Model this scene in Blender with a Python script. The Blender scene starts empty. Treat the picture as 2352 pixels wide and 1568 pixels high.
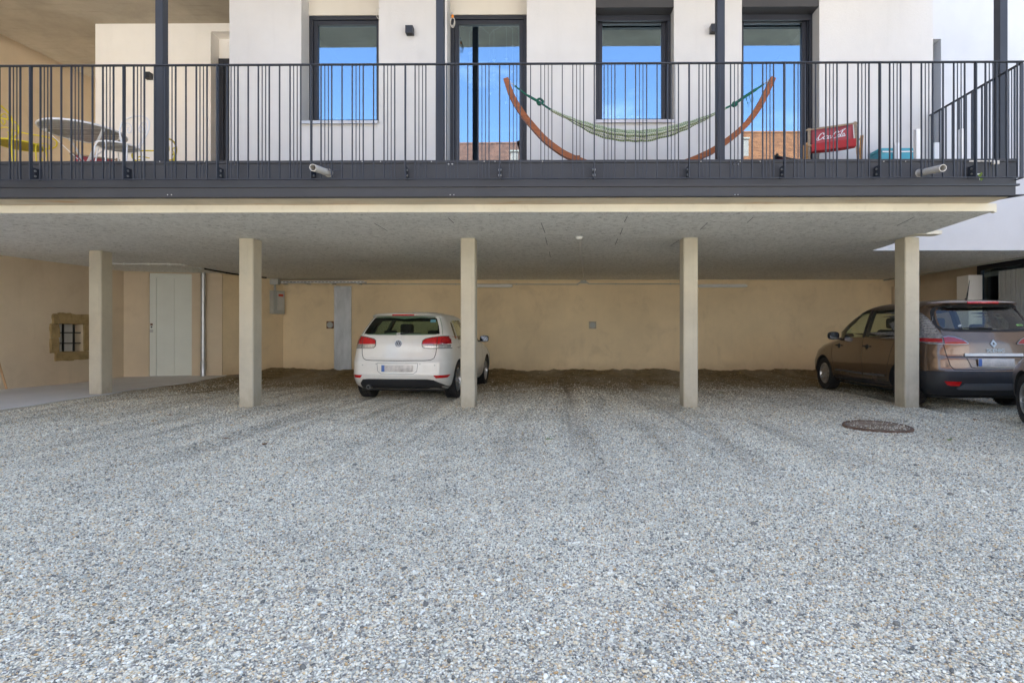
import bpy, bmesh, math, random
import numpy as np
from mathutils import Vector, Matrix, Euler
from mathutils.bvhtree import BVHTree

random.seed(7)
rng = np.random.default_rng(7)
SC = bpy.context.scene
COL = SC.collection
R = math.radians

# ------------------------------------------------------------------ camera, sky, sun, exposure
CAMH = 1.133            # lens height above the gravel (m)
FPX = 1280.0            # focal length in units of 1/2352 of the picture width
CXP, CYP = 1252.0, 768.0
YAW = R(0.5)
cam = bpy.data.cameras.new('camera')
cam.sensor_width = 36.0
cam.lens = 36.0 * FPX / 2352.0
cam.shift_x = -(CXP - 1176.0) / 2352.0
cam.shift_y = -(784.0 - CYP) / 2352.0
cam.clip_start = 0.05
cam.clip_end = 500.0
cam_o = bpy.data.objects.new('camera', cam)
COL.objects.link(cam_o)
cam_o.location = (0, 0, CAMH)
cam_o.rotation_euler = (R(90), 0, YAW)
SC.camera = cam_o

SUN_EL, SUN_AZ = R(56), R(-8)      # azimuth clockwise from +Y (behind the building)
w = bpy.data.worlds.new('World')
SC.world = w
w.use_nodes = True
nt = w.node_tree
nt.nodes.clear()
wo = nt.nodes.new('ShaderNodeOutputWorld')
wb = nt.nodes.new('ShaderNodeBackground')
sky = nt.nodes.new('ShaderNodeTexSky')
sky.sky_type = 'NISHITA'
sky.sun_disc = False
sky.sun_elevation = SUN_EL
sky.sun_rotation = SUN_AZ
sky.air_density = 1.0
sky.dust_density = 1.2
sky.ozone_density = 1.2
wb.inputs['Strength'].default_value = 0.10
# thin fair-weather cloud over the whole sky
tc = nt.nodes.new('ShaderNodeTexCoord')
mpn = nt.nodes.new('ShaderNodeMapping')
mpn.inputs['Scale'].default_value = (1.0, 1.0, 3.2)
cn = nt.nodes.new('ShaderNodeTexNoise')
cn.inputs['Scale'].default_value = 2.6
cn.inputs['Detail'].default_value = 7
cn.inputs['Roughness'].default_value = 0.62
cr = nt.nodes.new('ShaderNodeValToRGB')
cr.color_ramp.elements[0].position = 0.56
cr.color_ramp.elements[0].color = (0, 0, 0, 1)
cr.color_ramp.elements[1].position = 0.80
cr.color_ramp.elements[1].color = (0.55, 0.55, 0.55, 1)
mx = nt.nodes.new('ShaderNodeMix')
mx.data_type = 'RGBA'
mx.inputs['B'].default_value = (6.0, 6.3, 6.8, 1)
nt.links.new(tc.outputs['Generated'], mpn.inputs['Vector'])
nt.links.new(mpn.outputs['Vector'], cn.inputs['Vector'])
nt.links.new(cn.outputs['Fac'], cr.inputs['Fac'])
nt.links.new(cr.outputs['Color'], mx.inputs['Factor'])
nt.links.new(sky.outputs['Color'], mx.inputs['A'])
nt.links.new(mx.outputs['Result'], wb.inputs['Color'])
nt.links.new(wb.outputs['Background'], wo.inputs['Surface'])

sl = bpy.data.lights.new('sun', 'SUN')
sl.energy = 4.0
sl.angle = R(0.53)
sl.color = (1.0, 0.955, 0.89)
so = bpy.data.objects.new('sun', sl)
COL.objects.link(so)
so.location = (0, 20, 30)
_sd = Vector((math.sin(SUN_AZ) * math.cos(SUN_EL), math.cos(SUN_AZ) * math.cos(SUN_EL), math.sin(SUN_EL)))
so.rotation_euler = _sd.to_track_quat('Z', 'Y').to_euler()

SC.view_settings.view_transform = 'Standard'
SC.view_settings.look = 'None'
SC.view_settings.exposure = 2.52
SC.view_settings.gamma = 1.0
SC.cycles.use_denoising = True
SC.cycles.max_bounces = 12
SC.cycles.diffuse_bounces = 8
SC.cycles.glossy_bounces = 6
SC.cycles.transparent_max_bounces = 12
SC.cycles.transmission_bounces = 6
SC.cycles.caustics_reflective = False
SC.cycles.caustics_refractive = False
SC.cycles.sample_clamp_indirect = 6.0

# ------------------------------------------------------------------ picture <-> place
_c, _s = math.cos(YAW), math.sin(YAW)
def PX(px, Y):
    u = (px - CXP) / FPX
    return Y * (u * _c - _s) / (_c + u * _s)
def P(px, py, Y):
    """The point of the place seen at (px, py) of the 2352-wide picture, Y metres in front."""
    X = PX(px, Y)
    zc = -X * _s + Y * _c
    return Vector((X, Y, CAMH + (CYP - py) / FPX * zc))
def PZ(py, Y, px=1252):
    return P(px, py, Y).z

# ------------------------------------------------------------------ object helpers
def wloc(o):
    v = Vector((0, 0, 0))
    while o is not None:
        v += o.location
        o = o.parent
    return v

class MB:
    """Collects shapes; build() links them as one mesh object."""
    def __init__(self):
        self.v, self.f, self.m, self.cur = [], [], [], 0
    def add(self, vs, fs):
        n = len(self.v)
        self.v += [tuple(p) for p in vs]
        for f in fs:
            self.f.append([i + n for i in f])
            self.m.append(self.cur)
        return self
    def box(self, x0, x1, y0, y1, z0, z1):
        vs = [(x0, y0, z0), (x1, y0, z0), (x1, y1, z0), (x0, y1, z0), (x0, y0, z1), (x1, y0, z1), (x1, y1, z1), (x0, y1, z1)]
        return self.add(vs, [(0, 3, 2, 1), (4, 5, 6, 7), (0, 1, 5, 4), (1, 2, 6, 5), (2, 3, 7, 6), (3, 0, 4, 7)])
    def bbox(self, x0, x1, y0, y1, z0, z1, b=0.01):
        """box with bevelled edges"""
        bm = bmesh.new()
        bmesh.ops.create_cube(bm, size=1.0)
        for vt in bm.verts:
            vt.co = Vector(((x0 + x1) / 2 + vt.co.x * (x1 - x0), (y0 + y1) / 2 + vt.co.y * (y1 - y0), (z0 + z1) / 2 + vt.co.z * (z1 - z0)))
        bmesh.ops.bevel(bm, geom=bm.edges[:], offset=b, segments=2, profile=0.5, affect='EDGES')
        return self.addbm(bm)
    def addbm(self, bm, M=None):
        bm.verts.index_update()
        vs = [(M @ vt.co) if M else vt.co for vt in bm.verts]
        fs = [[vt.index for vt in f.verts] for f in bm.faces]
        self.add(vs, fs)
        bm.free()
        return self
    def obox(self, M, sx, sy, sz):
        vs = []
        for z in (-.5, .5):
            for (x, y) in ((-.5, -.5), (.5, -.5), (.5, .5), (-.5, .5)):
                vs.append(M @ Vector((x * sx, y * sy, z * sz)))
        return self.add(vs, [(0, 3, 2, 1), (4, 5, 6, 7), (0, 1, 5, 4), (1, 2, 6, 5), (2, 3, 7, 6), (3, 0, 4, 7)])
    def bar(self, a, b, wx, wy, up=(0, 0, 1)):
        """rectangular bar from a to b"""
        a, b = Vector(a), Vector(b)
        d = (b - a)
        L = d.length
        d.normalize()
        u = Vector(up)
        if abs(d.dot(u)) > .95:
            u = Vector((0, 1, 0))
        s = d.cross(u).normalized()
        u = s.cross(d)
        M = Matrix.Translation((a + b) / 2) @ Matrix((s, u, d)).transposed().to_4x4()
        return self.obox(M, wx, wy, L)
    def prism(self, poly, fn, t0, t1):
        """poly of 2-D points; fn(u, v, t) -> 3-D; extruded t0..t1"""
        n = len(poly)
        vs = [fn(u, v, t0) for u, v in poly] + [fn(u, v, t1) for u, v in poly]
        fs = [list(range(n))[::-1], list(range(n, 2 * n))] + [(i, (i + 1) % n, n + (i + 1) % n, n + i) for i in range(n)]
        return self.add(vs, fs)
    def tube(self, pts, r, n=8, closed=False, caps=True, flat=None):
        pts = [Vector(p) for p in pts]
        k = len(pts)
        rs = r if isinstance(r, (list, tuple)) else [r] * k
        up = None
        vs, fs = [], []
        for i, p in enumerate(pts):
            if closed:
                d = pts[(i + 1) % k] - pts[i - 1]
            else:
                d = pts[min(i + 1, k - 1)] - pts[max(i - 1, 0)]
            if d.length < 1e-9:
                d = Vector((0, 0, 1))
            d.normalize()
            if up is None:
                up = Vector((0, 0, 1)) if abs(d.z) < .9 else Vector((0, 1, 0))
            s = d.cross(up)
            if s.length < 1e-6:
                s = d.orthogonal()
            s.normalize()
            up = s.cross(d).normalized()
            for j in range(n):
                a = 2 * math.pi * j / n
                vs.append(p + (s * math.cos(a) + up * math.sin(a) * (flat or 1)) * rs[i])
        m = k if closed else k - 1
        for i in range(m):
            for j in range(n):
                a, b = i * n + j, i * n + (j + 1) % n
                c, d_ = ((i + 1) % k) * n + (j + 1) % n, ((i + 1) % k) * n + j
                fs.append((a, b, c, d_))
        if caps and not closed:
            fs.append(list(range(n))[::-1])
            fs.append(list(range((k - 1) * n, k * n)))
        return self.add(vs, fs)
    def lathe(self, prof, n=24, M=None, caps=True):
        """prof [(r, h)] round local z, placed by matrix M"""
        M = M or Matrix.Identity(4)
        vs, fs = [], []
        for (r, h) in prof:
            for j in range(n):
                a = 2 * math.pi * j / n
                vs.append(M @ Vector((r * math.cos(a), r * math.sin(a), h)))
        for i in range(len(prof) - 1):
            for j in range(n):
                fs.append((i * n + j, i * n + (j + 1) % n, (i + 1) * n + (j + 1) % n, (i + 1) * n + j))
        if caps:
            fs.append(list(range(n))[::-1])
            fs.append(list(range((len(prof) - 1) * n, len(prof) * n)))
        return self.add(vs, fs)
    def mesh(self, name, mats, smooth=False, angle=35):
        me = bpy.data.meshes.new(name)
        me.from_pydata(self.v, [], self.f)
        if not isinstance(mats, (list, tuple)):
            mats = [mats]
        for x in mats:
            me.materials.append(x)
        if len(mats) > 1:
            me.polygons.foreach_set('material_index', self.m)
        if smooth:
            me.polygons.foreach_set('use_smooth', [True] * len(me.polygons))
            me.set_sharp_from_angle(angle=R(angle))
        me.update()
        return me
    def build(self, name, mats, parent=None, local=False, smooth=False, angle=35, fix=False):
        if parent is not None and not local:
            o = wloc(parent)
            self.v = [(x - o.x, y - o.y, z - o.z) for x, y, z in self.v]
        me = self.mesh(name, mats, smooth, angle)
        if fix:
            bm = bmesh.new()
            bm.from_mesh(me)
            bmesh.ops.recalc_face_normals(bm, faces=bm.faces[:])
            bm.to_mesh(me)
            bm.free()
        return link(name, me, parent)

def link(name, me, parent=None, loc=None, rot=None):
    ob = bpy.data.objects.new(name, me)
    COL.objects.link(ob)
    if parent is not None:
        ob.parent = parent
    if loc is not None:
        ob.location = loc
    if rot is not None:
        ob.rotation_euler = rot
    return ob

def tag(o, label=None, cat=None, group=None, kind=None):
    if label: o['label'] = label
    if cat: o['category'] = cat
    if group: o['group'] = group
    if kind: o['kind'] = kind
    return o

def thing(name, label, cat, loc=(0, 0, 0), rz=0.0, group=None):
    o = bpy.data.objects.new(name, None)
    o.empty_display_size = .1
    COL.objects.link(o)
    o.location = loc
    o.rotation_euler = (0, 0, rz)
    return tag(o, label, cat, group)

def copy_tree(o, parent=None):
    c = o.copy()
    COL.objects.link(c)
    if parent is not None:
        c.parent = parent
    for ch in list(o.children):
        copy_tree(ch, c)
    return c

def smoothstep(x, a, b):
    t = np.clip((x - a) / (b - a), 0, 1)
    return t * t * (3 - 2 * t)

def catmull(pts, n=8):
    pts = [Vector(p) for p in pts]
    out = []
    k = len(pts)
    for i in range(k - 1):
        p0, p1, p2, p3 = pts[max(i - 1, 0)], pts[i], pts[i + 1], pts[min(i + 2, k - 1)]
        for j in range(n):
            t = j / n
            out.append(0.5 * ((2 * p1) + (p2 - p0) * t + (2 * p0 - 5 * p1 + 4 * p2 - p3) * t * t + (3 * p1 - p0 - 3 * p2 + p3) * t ** 3))
    out.append(pts[-1])
    return out

def text_mesh(name, txt, size, mat, depth=.004, shear=0.0, bold=0.0, align='CENTER'):
    cu = bpy.data.curves.new(name, 'FONT')
    cu.body = txt
    cu.size = size
    cu.extrude = depth / 2
    cu.offset = bold
    cu.shear = shear
    cu.align_x = align
    cu.align_y = 'CENTER'
    cu.resolution_u = 3
    ob = bpy.data.objects.new(name, cu)
    COL.objects.link(ob)
    dg = bpy.context.evaluated_depsgraph_get()
    me = bpy.data.meshes.new_from_object(ob.evaluated_get(dg))
    me.name = name
    bpy.data.objects.remove(ob)
    bpy.data.curves.remove(cu)
    me.materials.clear()
    me.materials.append(mat)
    return me

# ------------------------------------------------------------------ materials
class NG:
    def __init__(self, name):
        self.mat = bpy.data.materials.new(name)
        self.mat.use_nodes = True
        self.t = self.mat.node_tree
        self.t.nodes.clear()
        self.out = self.t.nodes.new('ShaderNodeOutputMaterial')
    def n(self, typ, props=None, **ins):
        nd = self.t.nodes.new('ShaderNode' + typ)
        for k, v in (props or {}).items():
            setattr(nd, k, v)
        for k, v in ins.items():
            key = k.replace('_', ' ')
            sock = nd.inputs[int(k[1:])] if (k[0] == 'i' and k[1:].isdigit()) else nd.inputs[key]
            self.set(sock, v)
        return nd
    def set(self, sock, v):
        if isinstance(v, bpy.types.NodeSocket):
            self.t.links.new(v, sock)
        else:
            if sock.type == 'RGBA' and len(v) == 3:
                v = (*v, 1)
            sock.default_value = v
    def mix(self, a, b, f):
        nd = self.n('Mix', {'data_type': 'RGBA'})
        self.set(nd.inputs['Factor'], f)
        self.set(nd.inputs['A'], a)
        self.set(nd.inputs['B'], b)
        return nd.outputs['Result']
    def mul(self, a, b):
        nd = self.n('Mix', {'data_type': 'RGBA', 'blend_type': 'MULTIPLY'})
        nd.inputs['Factor'].default_value = 1
        self.set(nd.inputs['A'], a)
        self.set(nd.inputs['B'], b)
        return nd.outputs['Result']
    def math(self, op, a, b=0.0, c=None, clamp=False):
        nd = self.n('Math', {'operation': op, 'use_clamp': clamp})
        self.set(nd.inputs[0], a)
        self.set(nd.inputs[1], b)
        if c is not None:
            self.set(nd.inputs[2], c)
        return nd.outputs[0]
    def ramp(self, f, stops, interp='LINEAR'):
        nd = self.n('ValToRGB')
        cr = nd.color_ramp
        cr.interpolation = interp
        while len(cr.elements) < len(stops):
            cr.elements.new(0.5)
        for e, (p, c) in zip(cr.elements, stops):
            e.position = p
            e.color = (*c, 1) if not isinstance(c, (int, float)) else (c, c, c, 1)
        self.set(nd.inputs['Fac'], f)
        return nd.outputs['Color']
    def smooth(self, v, a, b):
        nd = self.n('MapRange', {'interpolation_type': 'SMOOTHSTEP'})
        self.set(nd.inputs['Value'], v)
        nd.inputs['From Min'].default_value = a
        nd.inputs['From Max'].default_value = b
        return nd.outputs['Result']
    def coord(self, scale=(1, 1, 1), world=False, rot=(0, 0, 0)):
        if world:
            src = self.n('NewGeometry').outputs['Position']
        else:
            src = self.n('TexCoord').outputs['Object']
        m = self.n('Mapping', None, Vector=src, Scale=scale, Rotation=rot)
        return m.outputs['Vector']
    def noise(self, vec, scale, detail=4, rough=.55, dist=0.0):
        return self.n('TexNoise', None, Vector=vec, Scale=scale, Detail=float(detail), Roughness=rough, Distortion=dist).outputs['Fac']
    def bump(self, h, strength=.3, dist=.01, normal=None):
        nd = self.n('Bump', None, Height=h, Strength=strength, Distance=dist)
        if normal is not None:
            self.set(nd.inputs['Normal'], normal)
        return nd.outputs['Normal']
    def bsdf(self, **ins):
        b = self.n('BsdfPrincipled', None, **ins)
        self.t.links.new(b.outputs[0], self.out.inputs['Surface'])
        return b

def pbr(name, col, rough=.5, metal=0.0, var=.15, vs=3.0, bump=0.0, bs=60.0, coat=0.0, spec=.5, dirt=None, dirt_amt=.5, dirt_s=2.0, world=False, stretch=(1, 1, 1), rvar=.1, bdist=.004):
    g = NG(name)
    v = g.coord(stretch, world)
    n1 = g.noise(v, vs, 5, .6)
    dark = tuple(c * (1 - var) for c in col)
    lite = tuple(min(1, c * (1 + var * .6)) for c in col)
    c = g.ramp(n1, [(.3, dark), (.7, lite)])
    if dirt:
        n2 = g.noise(v, dirt_s, 8, .7, .4)
        f = g.math('MULTIPLY', g.smooth(n2, .48, .75), dirt_amt)
        c = g.mix(c, dirt, f)
    rr = g.math('MULTIPLY_ADD', n1, rvar * 2, rough - rvar)
    kw = dict(Base_Color=c, Roughness=rr, Metallic=metal, Coat_Weight=coat, Specular_IOR_Level=spec, Coat_Roughness=.06)
    if bump:
        kw['Normal'] = g.bump(g.noise(v, bs, 4, .6), bump, bdist)
    g.bsdf(**kw)
    return g.mat

def plaster(name, col, bump=.5, bs=160, streak=.06, stain=None, stain_amt=.3, var=.05, low_dirt=None, spots=.6):
    """rough rendered wall, with faint vertical streaks and blotches"""
    g = NG(name)
    v = g.coord((1, 1, 1), True)
    vst = g.coord((1, 1, .12), True)
    big = g.noise(v, .9, 6, .6)
    st = g.noise(vst, 6.0, 5, .6)
    fine = g.noise(v, bs, 3, .7)
    c = g.ramp(big, [(.3, tuple(x * (1 - var) for x in col)), (.7, tuple(min(1, x * (1 + var)) for x in col))])
    c = g.mix(c, tuple(x * .82 for x in col), g.math('MULTIPLY', g.smooth(st, .5, .8), streak * 5))
    if stain:
        n2 = g.noise(v, 1.6, 8, .68, .6)
        c = g.mix(c, stain, g.math('MULTIPLY', g.smooth(n2, .5, .72), stain_amt))
        sp = g.noise(v, 14, 5, .7)
        c = g.mix(c, stain, g.math('MULTIPLY', g.smooth(sp, .66, .74), spots))
    if low_dirt:
        z = g.n('SeparateXYZ', None, Vector=g.n('NewGeometry').outputs['Position']).outputs['Z']
        e = g.math('ADD', z, g.math('MULTIPLY', g.noise(v, 3.0, 6, .7), .5))
        c = g.mix(low_dirt, c, g.smooth(e, .25, .75))
    hgt = g.math('ADD', fine, g.math('MULTIPLY', g.noise(v, 25, 4, .6), .7))
    g.bsdf(Base_Color=c, Roughness=.92, Specular_IOR_Level=.15, Normal=g.bump(hgt, bump, .006))
    return g.mat

def concrete(name, col, var=.12, bump=.25, board=False, stain=None, splash=None):
    g = NG(name)
    v = g.coord((1, 1, 1), True)
    vb = g.coord((.25, 3.0, 3.0) if board else (1, 1, 1), True)
    n1 = g.noise(v, 1.3, 8, .65, .3)
    n2 = g.noise(vb, 5.0 if board else 9.0, 6, .65)
    c = g.ramp(n1, [(.3, tuple(x * (1 - var) for x in col)), (.7, tuple(x * (1 + var * .7) for x in col))])
    c = g.mix(c, tuple(x * .6 for x in col), g.math('MULTIPLY', g.smooth(n2, .52, .8), .55 if board else .3))
    if stain:
        c = g.mix(c, stain, g.math('MULTIPLY', g.smooth(g.noise(g.coord((.35, 3, 1), True), 2.2, 7, .7, .5), .5, .7), .75))
    if splash:
        zz = g.n('SeparateXYZ', None, Vector=g.n('NewGeometry').outputs['Position']).outputs['Z']
        e = g.math('ADD', zz, g.math('MULTIPLY_ADD', g.noise(g.coord((1, 1, .5), True), 9, 6, .7), .7, -.25))
        c = g.mix(c, splash, g.math('MULTIPLY', g.math('SUBTRACT', 1.0, g.smooth(e, .05, .42)), .55))
        vst = g.noise(g.coord((9, 9, .35), True), 2.0, 5, .6)
        c = g.mix(c, tuple(x * .68 for x in col), g.math('MULTIPLY', g.smooth(vst, .55, .8), .5))
    pits = g.noise(v, 70, 3, .7)
    c = g.mix(c, tuple(x * .45 for x in col), g.math('MULTIPLY', g.smooth(pits, .68, .76), .6))
    g.bsdf(Base_Color=c, Roughness=.85, Specular_IOR_Level=.2, Normal=g.bump(g.math('ADD', g.noise(v, 120, 3, .6), g.math('MULTIPLY', n2, 2.0)), bump, .004))
    return g.mat

def glass(name, tint=(.55, .6, .58), refl=.35, rough=0.0, rcol=(1, 1, 1)):
    g = NG(name)
    tr = g.n('BsdfTransparent', None, Color=tint)
    gl = g.n('BsdfGlossy', None, Color=rcol, Roughness=rough)
    geo = g.n('NewGeometry')
    dt = g.n('VectorMath', {'operation': 'DOT_PRODUCT'})
    g.set(dt.inputs[0], geo.outputs['Incoming'])
    g.set(dt.inputs[1], geo.outputs['Normal'])
    co = g.math('SUBTRACT', 1.0, g.math('ABSOLUTE', dt.outputs['Value']), clamp=True)
    lw = g.math('MULTIPLY_ADD', g.math('POWER', co, 5.0), .96, .04)      # reflectance of a thin pane
    f = g.math('ADD', g.math('MULTIPLY', lw, 1.0), refl, clamp=True)
    mxs = g.n('MixShader')
    g.set(mxs.inputs[0], f)
    g.t.links.new(tr.outputs[0], mxs.inputs[1])
    g.t.links.new(gl.outputs[0], mxs.inputs[2])
    g.t.links.new(mxs.outputs[0], g.out.inputs['Surface'])
    return g.mat

M = {}
M['white_plaster'] = plaster('white_plaster', (.585, .585, .595), .55, 130, .05)
M['wing_plaster'] = plaster('wing_plaster', (.60, .61, .63), .4, 130, .02)
M['cream_plaster'] = plaster('cream_plaster', (.92, .89, .85), .3, 130, .04)
M['beige_plaster'] = plaster('beige_plaster', (.80, .645, .42), .6, 90, .05, stain=(.50, .38, .24), stain_amt=.28, var=.08, low_dirt=(.62, .48, .30), spots=.25)
M['beige_plaster_b'] = plaster('beige_plaster_b', (.62, .51, .37), .6, 90, .06, stain=(.46, .35, .24), stain_amt=.25, var=.08)
M['concrete_col'] = concrete('concrete_col', (.54, .49, .385), .13, .35, splash=(.34, .29, .21))
M['concrete_raw'] = concrete('concrete_raw', (.44, .39, .31), .22, .4, True)
M['concrete_rust'] = concrete('concrete_rust', (.70, .62, .48), .18, .3, False, stain=(.62, .36, .15))
M['cream_band'] = concrete('cream_band', (.70, .66, .555), .06, .15)
M['path'] = concrete('path', (.66, .66, .66), .08, .2)
M['steel'] = pbr('anthracite_steel', (.036, .042, .056), .5, 0, .12, 2, .05, 300, spec=.3)
M['steel_flat'] = pbr('anthracite_sheet', (.052, .055, .064), .55, 0, .15, 1.2, .04, 200, dirt=(.07, .067, .062), dirt_amt=.25, dirt_s=3, spec=.25)
M['frame'] = pbr('window_frame', (.022, .026, .036), .4, 0, .08, 3)
M['shutter'] = pbr('shutter_box', (.045, .046, .052), .55, 0, .1, 3)
M['galv'] = pbr('galvanised', (.50, .51, .52), .38, .85, .25, 4, .05, 40, dirt=(.35, .36, .37), dirt_amt=.5)
M['sheet'] = pbr('galvanised_sheet', (.42, .44, .46), .45, .55, .3, 2.2, .05, 30, dirt=(.62, .63, .64), dirt_amt=.7, dirt_s=1.4, stretch=(2, 2, .7))
M['white_plastic'] = pbr('white_plastic', (.72, .72, .70), .4, 0, .05)
M['grey_plastic'] = pbr('grey_plastic', (.42, .43, .41), .5, 0, .08)
M['pvc'] = pbr('pvc_pipe', (.52, .50, .47), .45, 0, .12, 6, dirt=(.3, .24, .16), dirt_amt=.5, dirt_s=6)
M['black'] = pbr('black_iron', (.014, .014, .015), .6, .2, .2, 8, .1, 80)
M['rust'] = pbr('rusty_iron', (.19, .085, .04), .8, .3, .4, 8, .4, 60)
M['manhole'] = pbr('manhole_iron', (.24, .18, .13), .85, .1, .4, 6, .4, 80, dirt=(.42, .37, .31), dirt_amt=.7, dirt_s=5)
M['stone'] = pbr('yellow_stone', (.36, .26, .125), .9, 0, .35, 5, .6, 45, dirt=(.18, .12, .05), dirt_amt=.5, dirt_s=6, spec=.15, bdist=.01)
M['door_white'] = pbr('painted_door', (.64, .66, .60), .5, 0, .05, 2)
M['lintel'] = plaster('lintel_plaster', (.60, .575, .52), .3, 130, .03)
M['room'] = pbr('dim_room', (.045, .045, .05), .9, 0, .1)  # walls coloured near black so the rooms read as unlit
M['glass'] = glass('window_glass', (.80, .82, .84), .36, 0.0, (.58, .80, 1.0))
M['wood_red'] = None

def make_soffit_mat():
    g = NG('wood_wool_board')
    v = g.coord((1, 1, 1), True)
    vs = g.coord((.8, .7, 1), True)
    fib = g.noise(vs, 19, 7, .8, .6)
    fib2 = g.noise(g.coord((.8, .6, 1), True, (0, 0, .3)), 25, 6, .78, .8)
    big = g.noise(v, .6, 5, .6)
    c = g.ramp(fib, [(.34, (.40, .40, .37)), (.44, (.78, .78, .74)), (.54, (.88, .88, .84)), (.66, (.95, .95, .92))])
    c = g.mix(c, (.22, .22, .20), g.math('MULTIPLY', g.smooth(fib2, .585, .66), .75))
    c = g.mul(c, g.ramp(big, [(.3, .88), (.7, 1.0)]))
    h = g.math('ADD', fib, fib2)
    g.bsdf(Base_Color=c, Roughness=.95, Specular_IOR_Level=.1, Normal=g.bump(h, .6, .008))
    return g.mat
M['soffit'] = make_soffit_mat()

# ------------------------------------------------------------------ main levels and planes (metres)
Y_COL, Y_SOF, Y_BEAM, Y_RAIL = 8.54, 6.74, 6.38, 6.27
Y_WALL, Y_LOG, Y_WING, Y_BACK = 7.81, 9.75, 9.97, 15.16
Z_SOF, Z_SLAB, Z_FLOOR, Z_CEIL = 2.613, 2.707, 3.09, 6.60
X_END = 5.32
def left_wall_x(y): return -10.30 + .11 * (y - 10.44)
P0, P1, P2 = (-10.01, 13.01), (-7.99, 13.53), (-7.29, 15.16)

def gz(x, y):
    """height of the yard's ground"""
    x, y = np.asarray(x, float), np.asarray(y, float)
    z = .10 * smoothstep(y, 11.5, 15.0)
    wob = .5 + .5 * np.sin(x * 2.3 + 1.1 * np.sin(x * 1.7)) * np.cos(x * .9 + .4)
    mnd = .05 + .05 * wob + .018 * np.sin(x * 9.1 + 2 * np.sin(x * 3.3)) + .012 * np.sin(x * 23 + y * 7)
    z = z + mnd * smoothstep(y, 14.0 + .35 * np.sin(x * 1.3), 14.95)
    z = z + .075 * smoothstep(-x, 5.6, 8.6) * smoothstep(y, 6.0, 10.0)
    z = z + .008 * np.sin(x * 1.9 + .7 * y) * np.sin(y * 1.3 - .5 * x) + .004 * np.sin(x * 5.3 + y * 3.1) * np.sin(y * 4.7 - x)
    # shallow wheel ruts into the parking bays
    for cx, dr in ((-2.55, .03), (1.05, .02), (6.6, 0.0)):
        for s in (-.74, .74):
            d = np.abs(x - (cx + s + dr * (y - 9)))
            z = z - .030 * np.exp(-(d / .14) ** 2) * smoothstep(y, 3.5, 6.5) * (1 - smoothstep(y, 12.5, 14)) + .010 * np.exp(-((d - .26) / .10) ** 2) * smoothstep(y, 3.5, 6.5) * (1 - smoothstep(y, 12.5, 14))
    for cx, cy in ((-4.66, 8.67), (-1.26, 8.67), (2.16, 8.67), (5.55, 8.67)):
        z = z + .022 * np.exp(-(((x - cx) / .24) ** 2 + ((y - cy) / .26) ** 2))
    # a wash-out furrow by the path
    fx = -7.2 + .28 * (y - 9.5) + .1 * np.sin(y * 2)
    z = z - .035 * np.exp(-((x - fx) / .10) ** 2) * smoothstep(y, 8.6, 10) * (1 - smoothstep(y, 12.5, 13.3))
    return z

def wear_tone(g):
    # tone of the worn yard: blotches, and streaks dragged by wheels towards the bays
    v = g.coord((1, 1, 1), True)
    big = g.noise(v, .55, 6, .6)
    st = g.noise(g.coord((1.0, .10, 1), True), 2.6, 6, .6, .5)
    mid = g.noise(v, 3.2, 6, .65)
    yy = g.n('SeparateXYZ', None, Vector=g.n('NewGeometry').outputs['Position']).outputs['Y']
    stc = g.mix((1, 1, 1), g.ramp(st, [(.34, .70), (.5, 1.0), (.66, 1.06)]), g.smooth(yy, 3.2, 7.0))
    a = g.mul(g.ramp(big, [(.32, .86), (.62, 1.0)]), stc)
    return g.mul(a, g.ramp(mid, [(.30, .84), (.48, 1.0)]))

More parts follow.
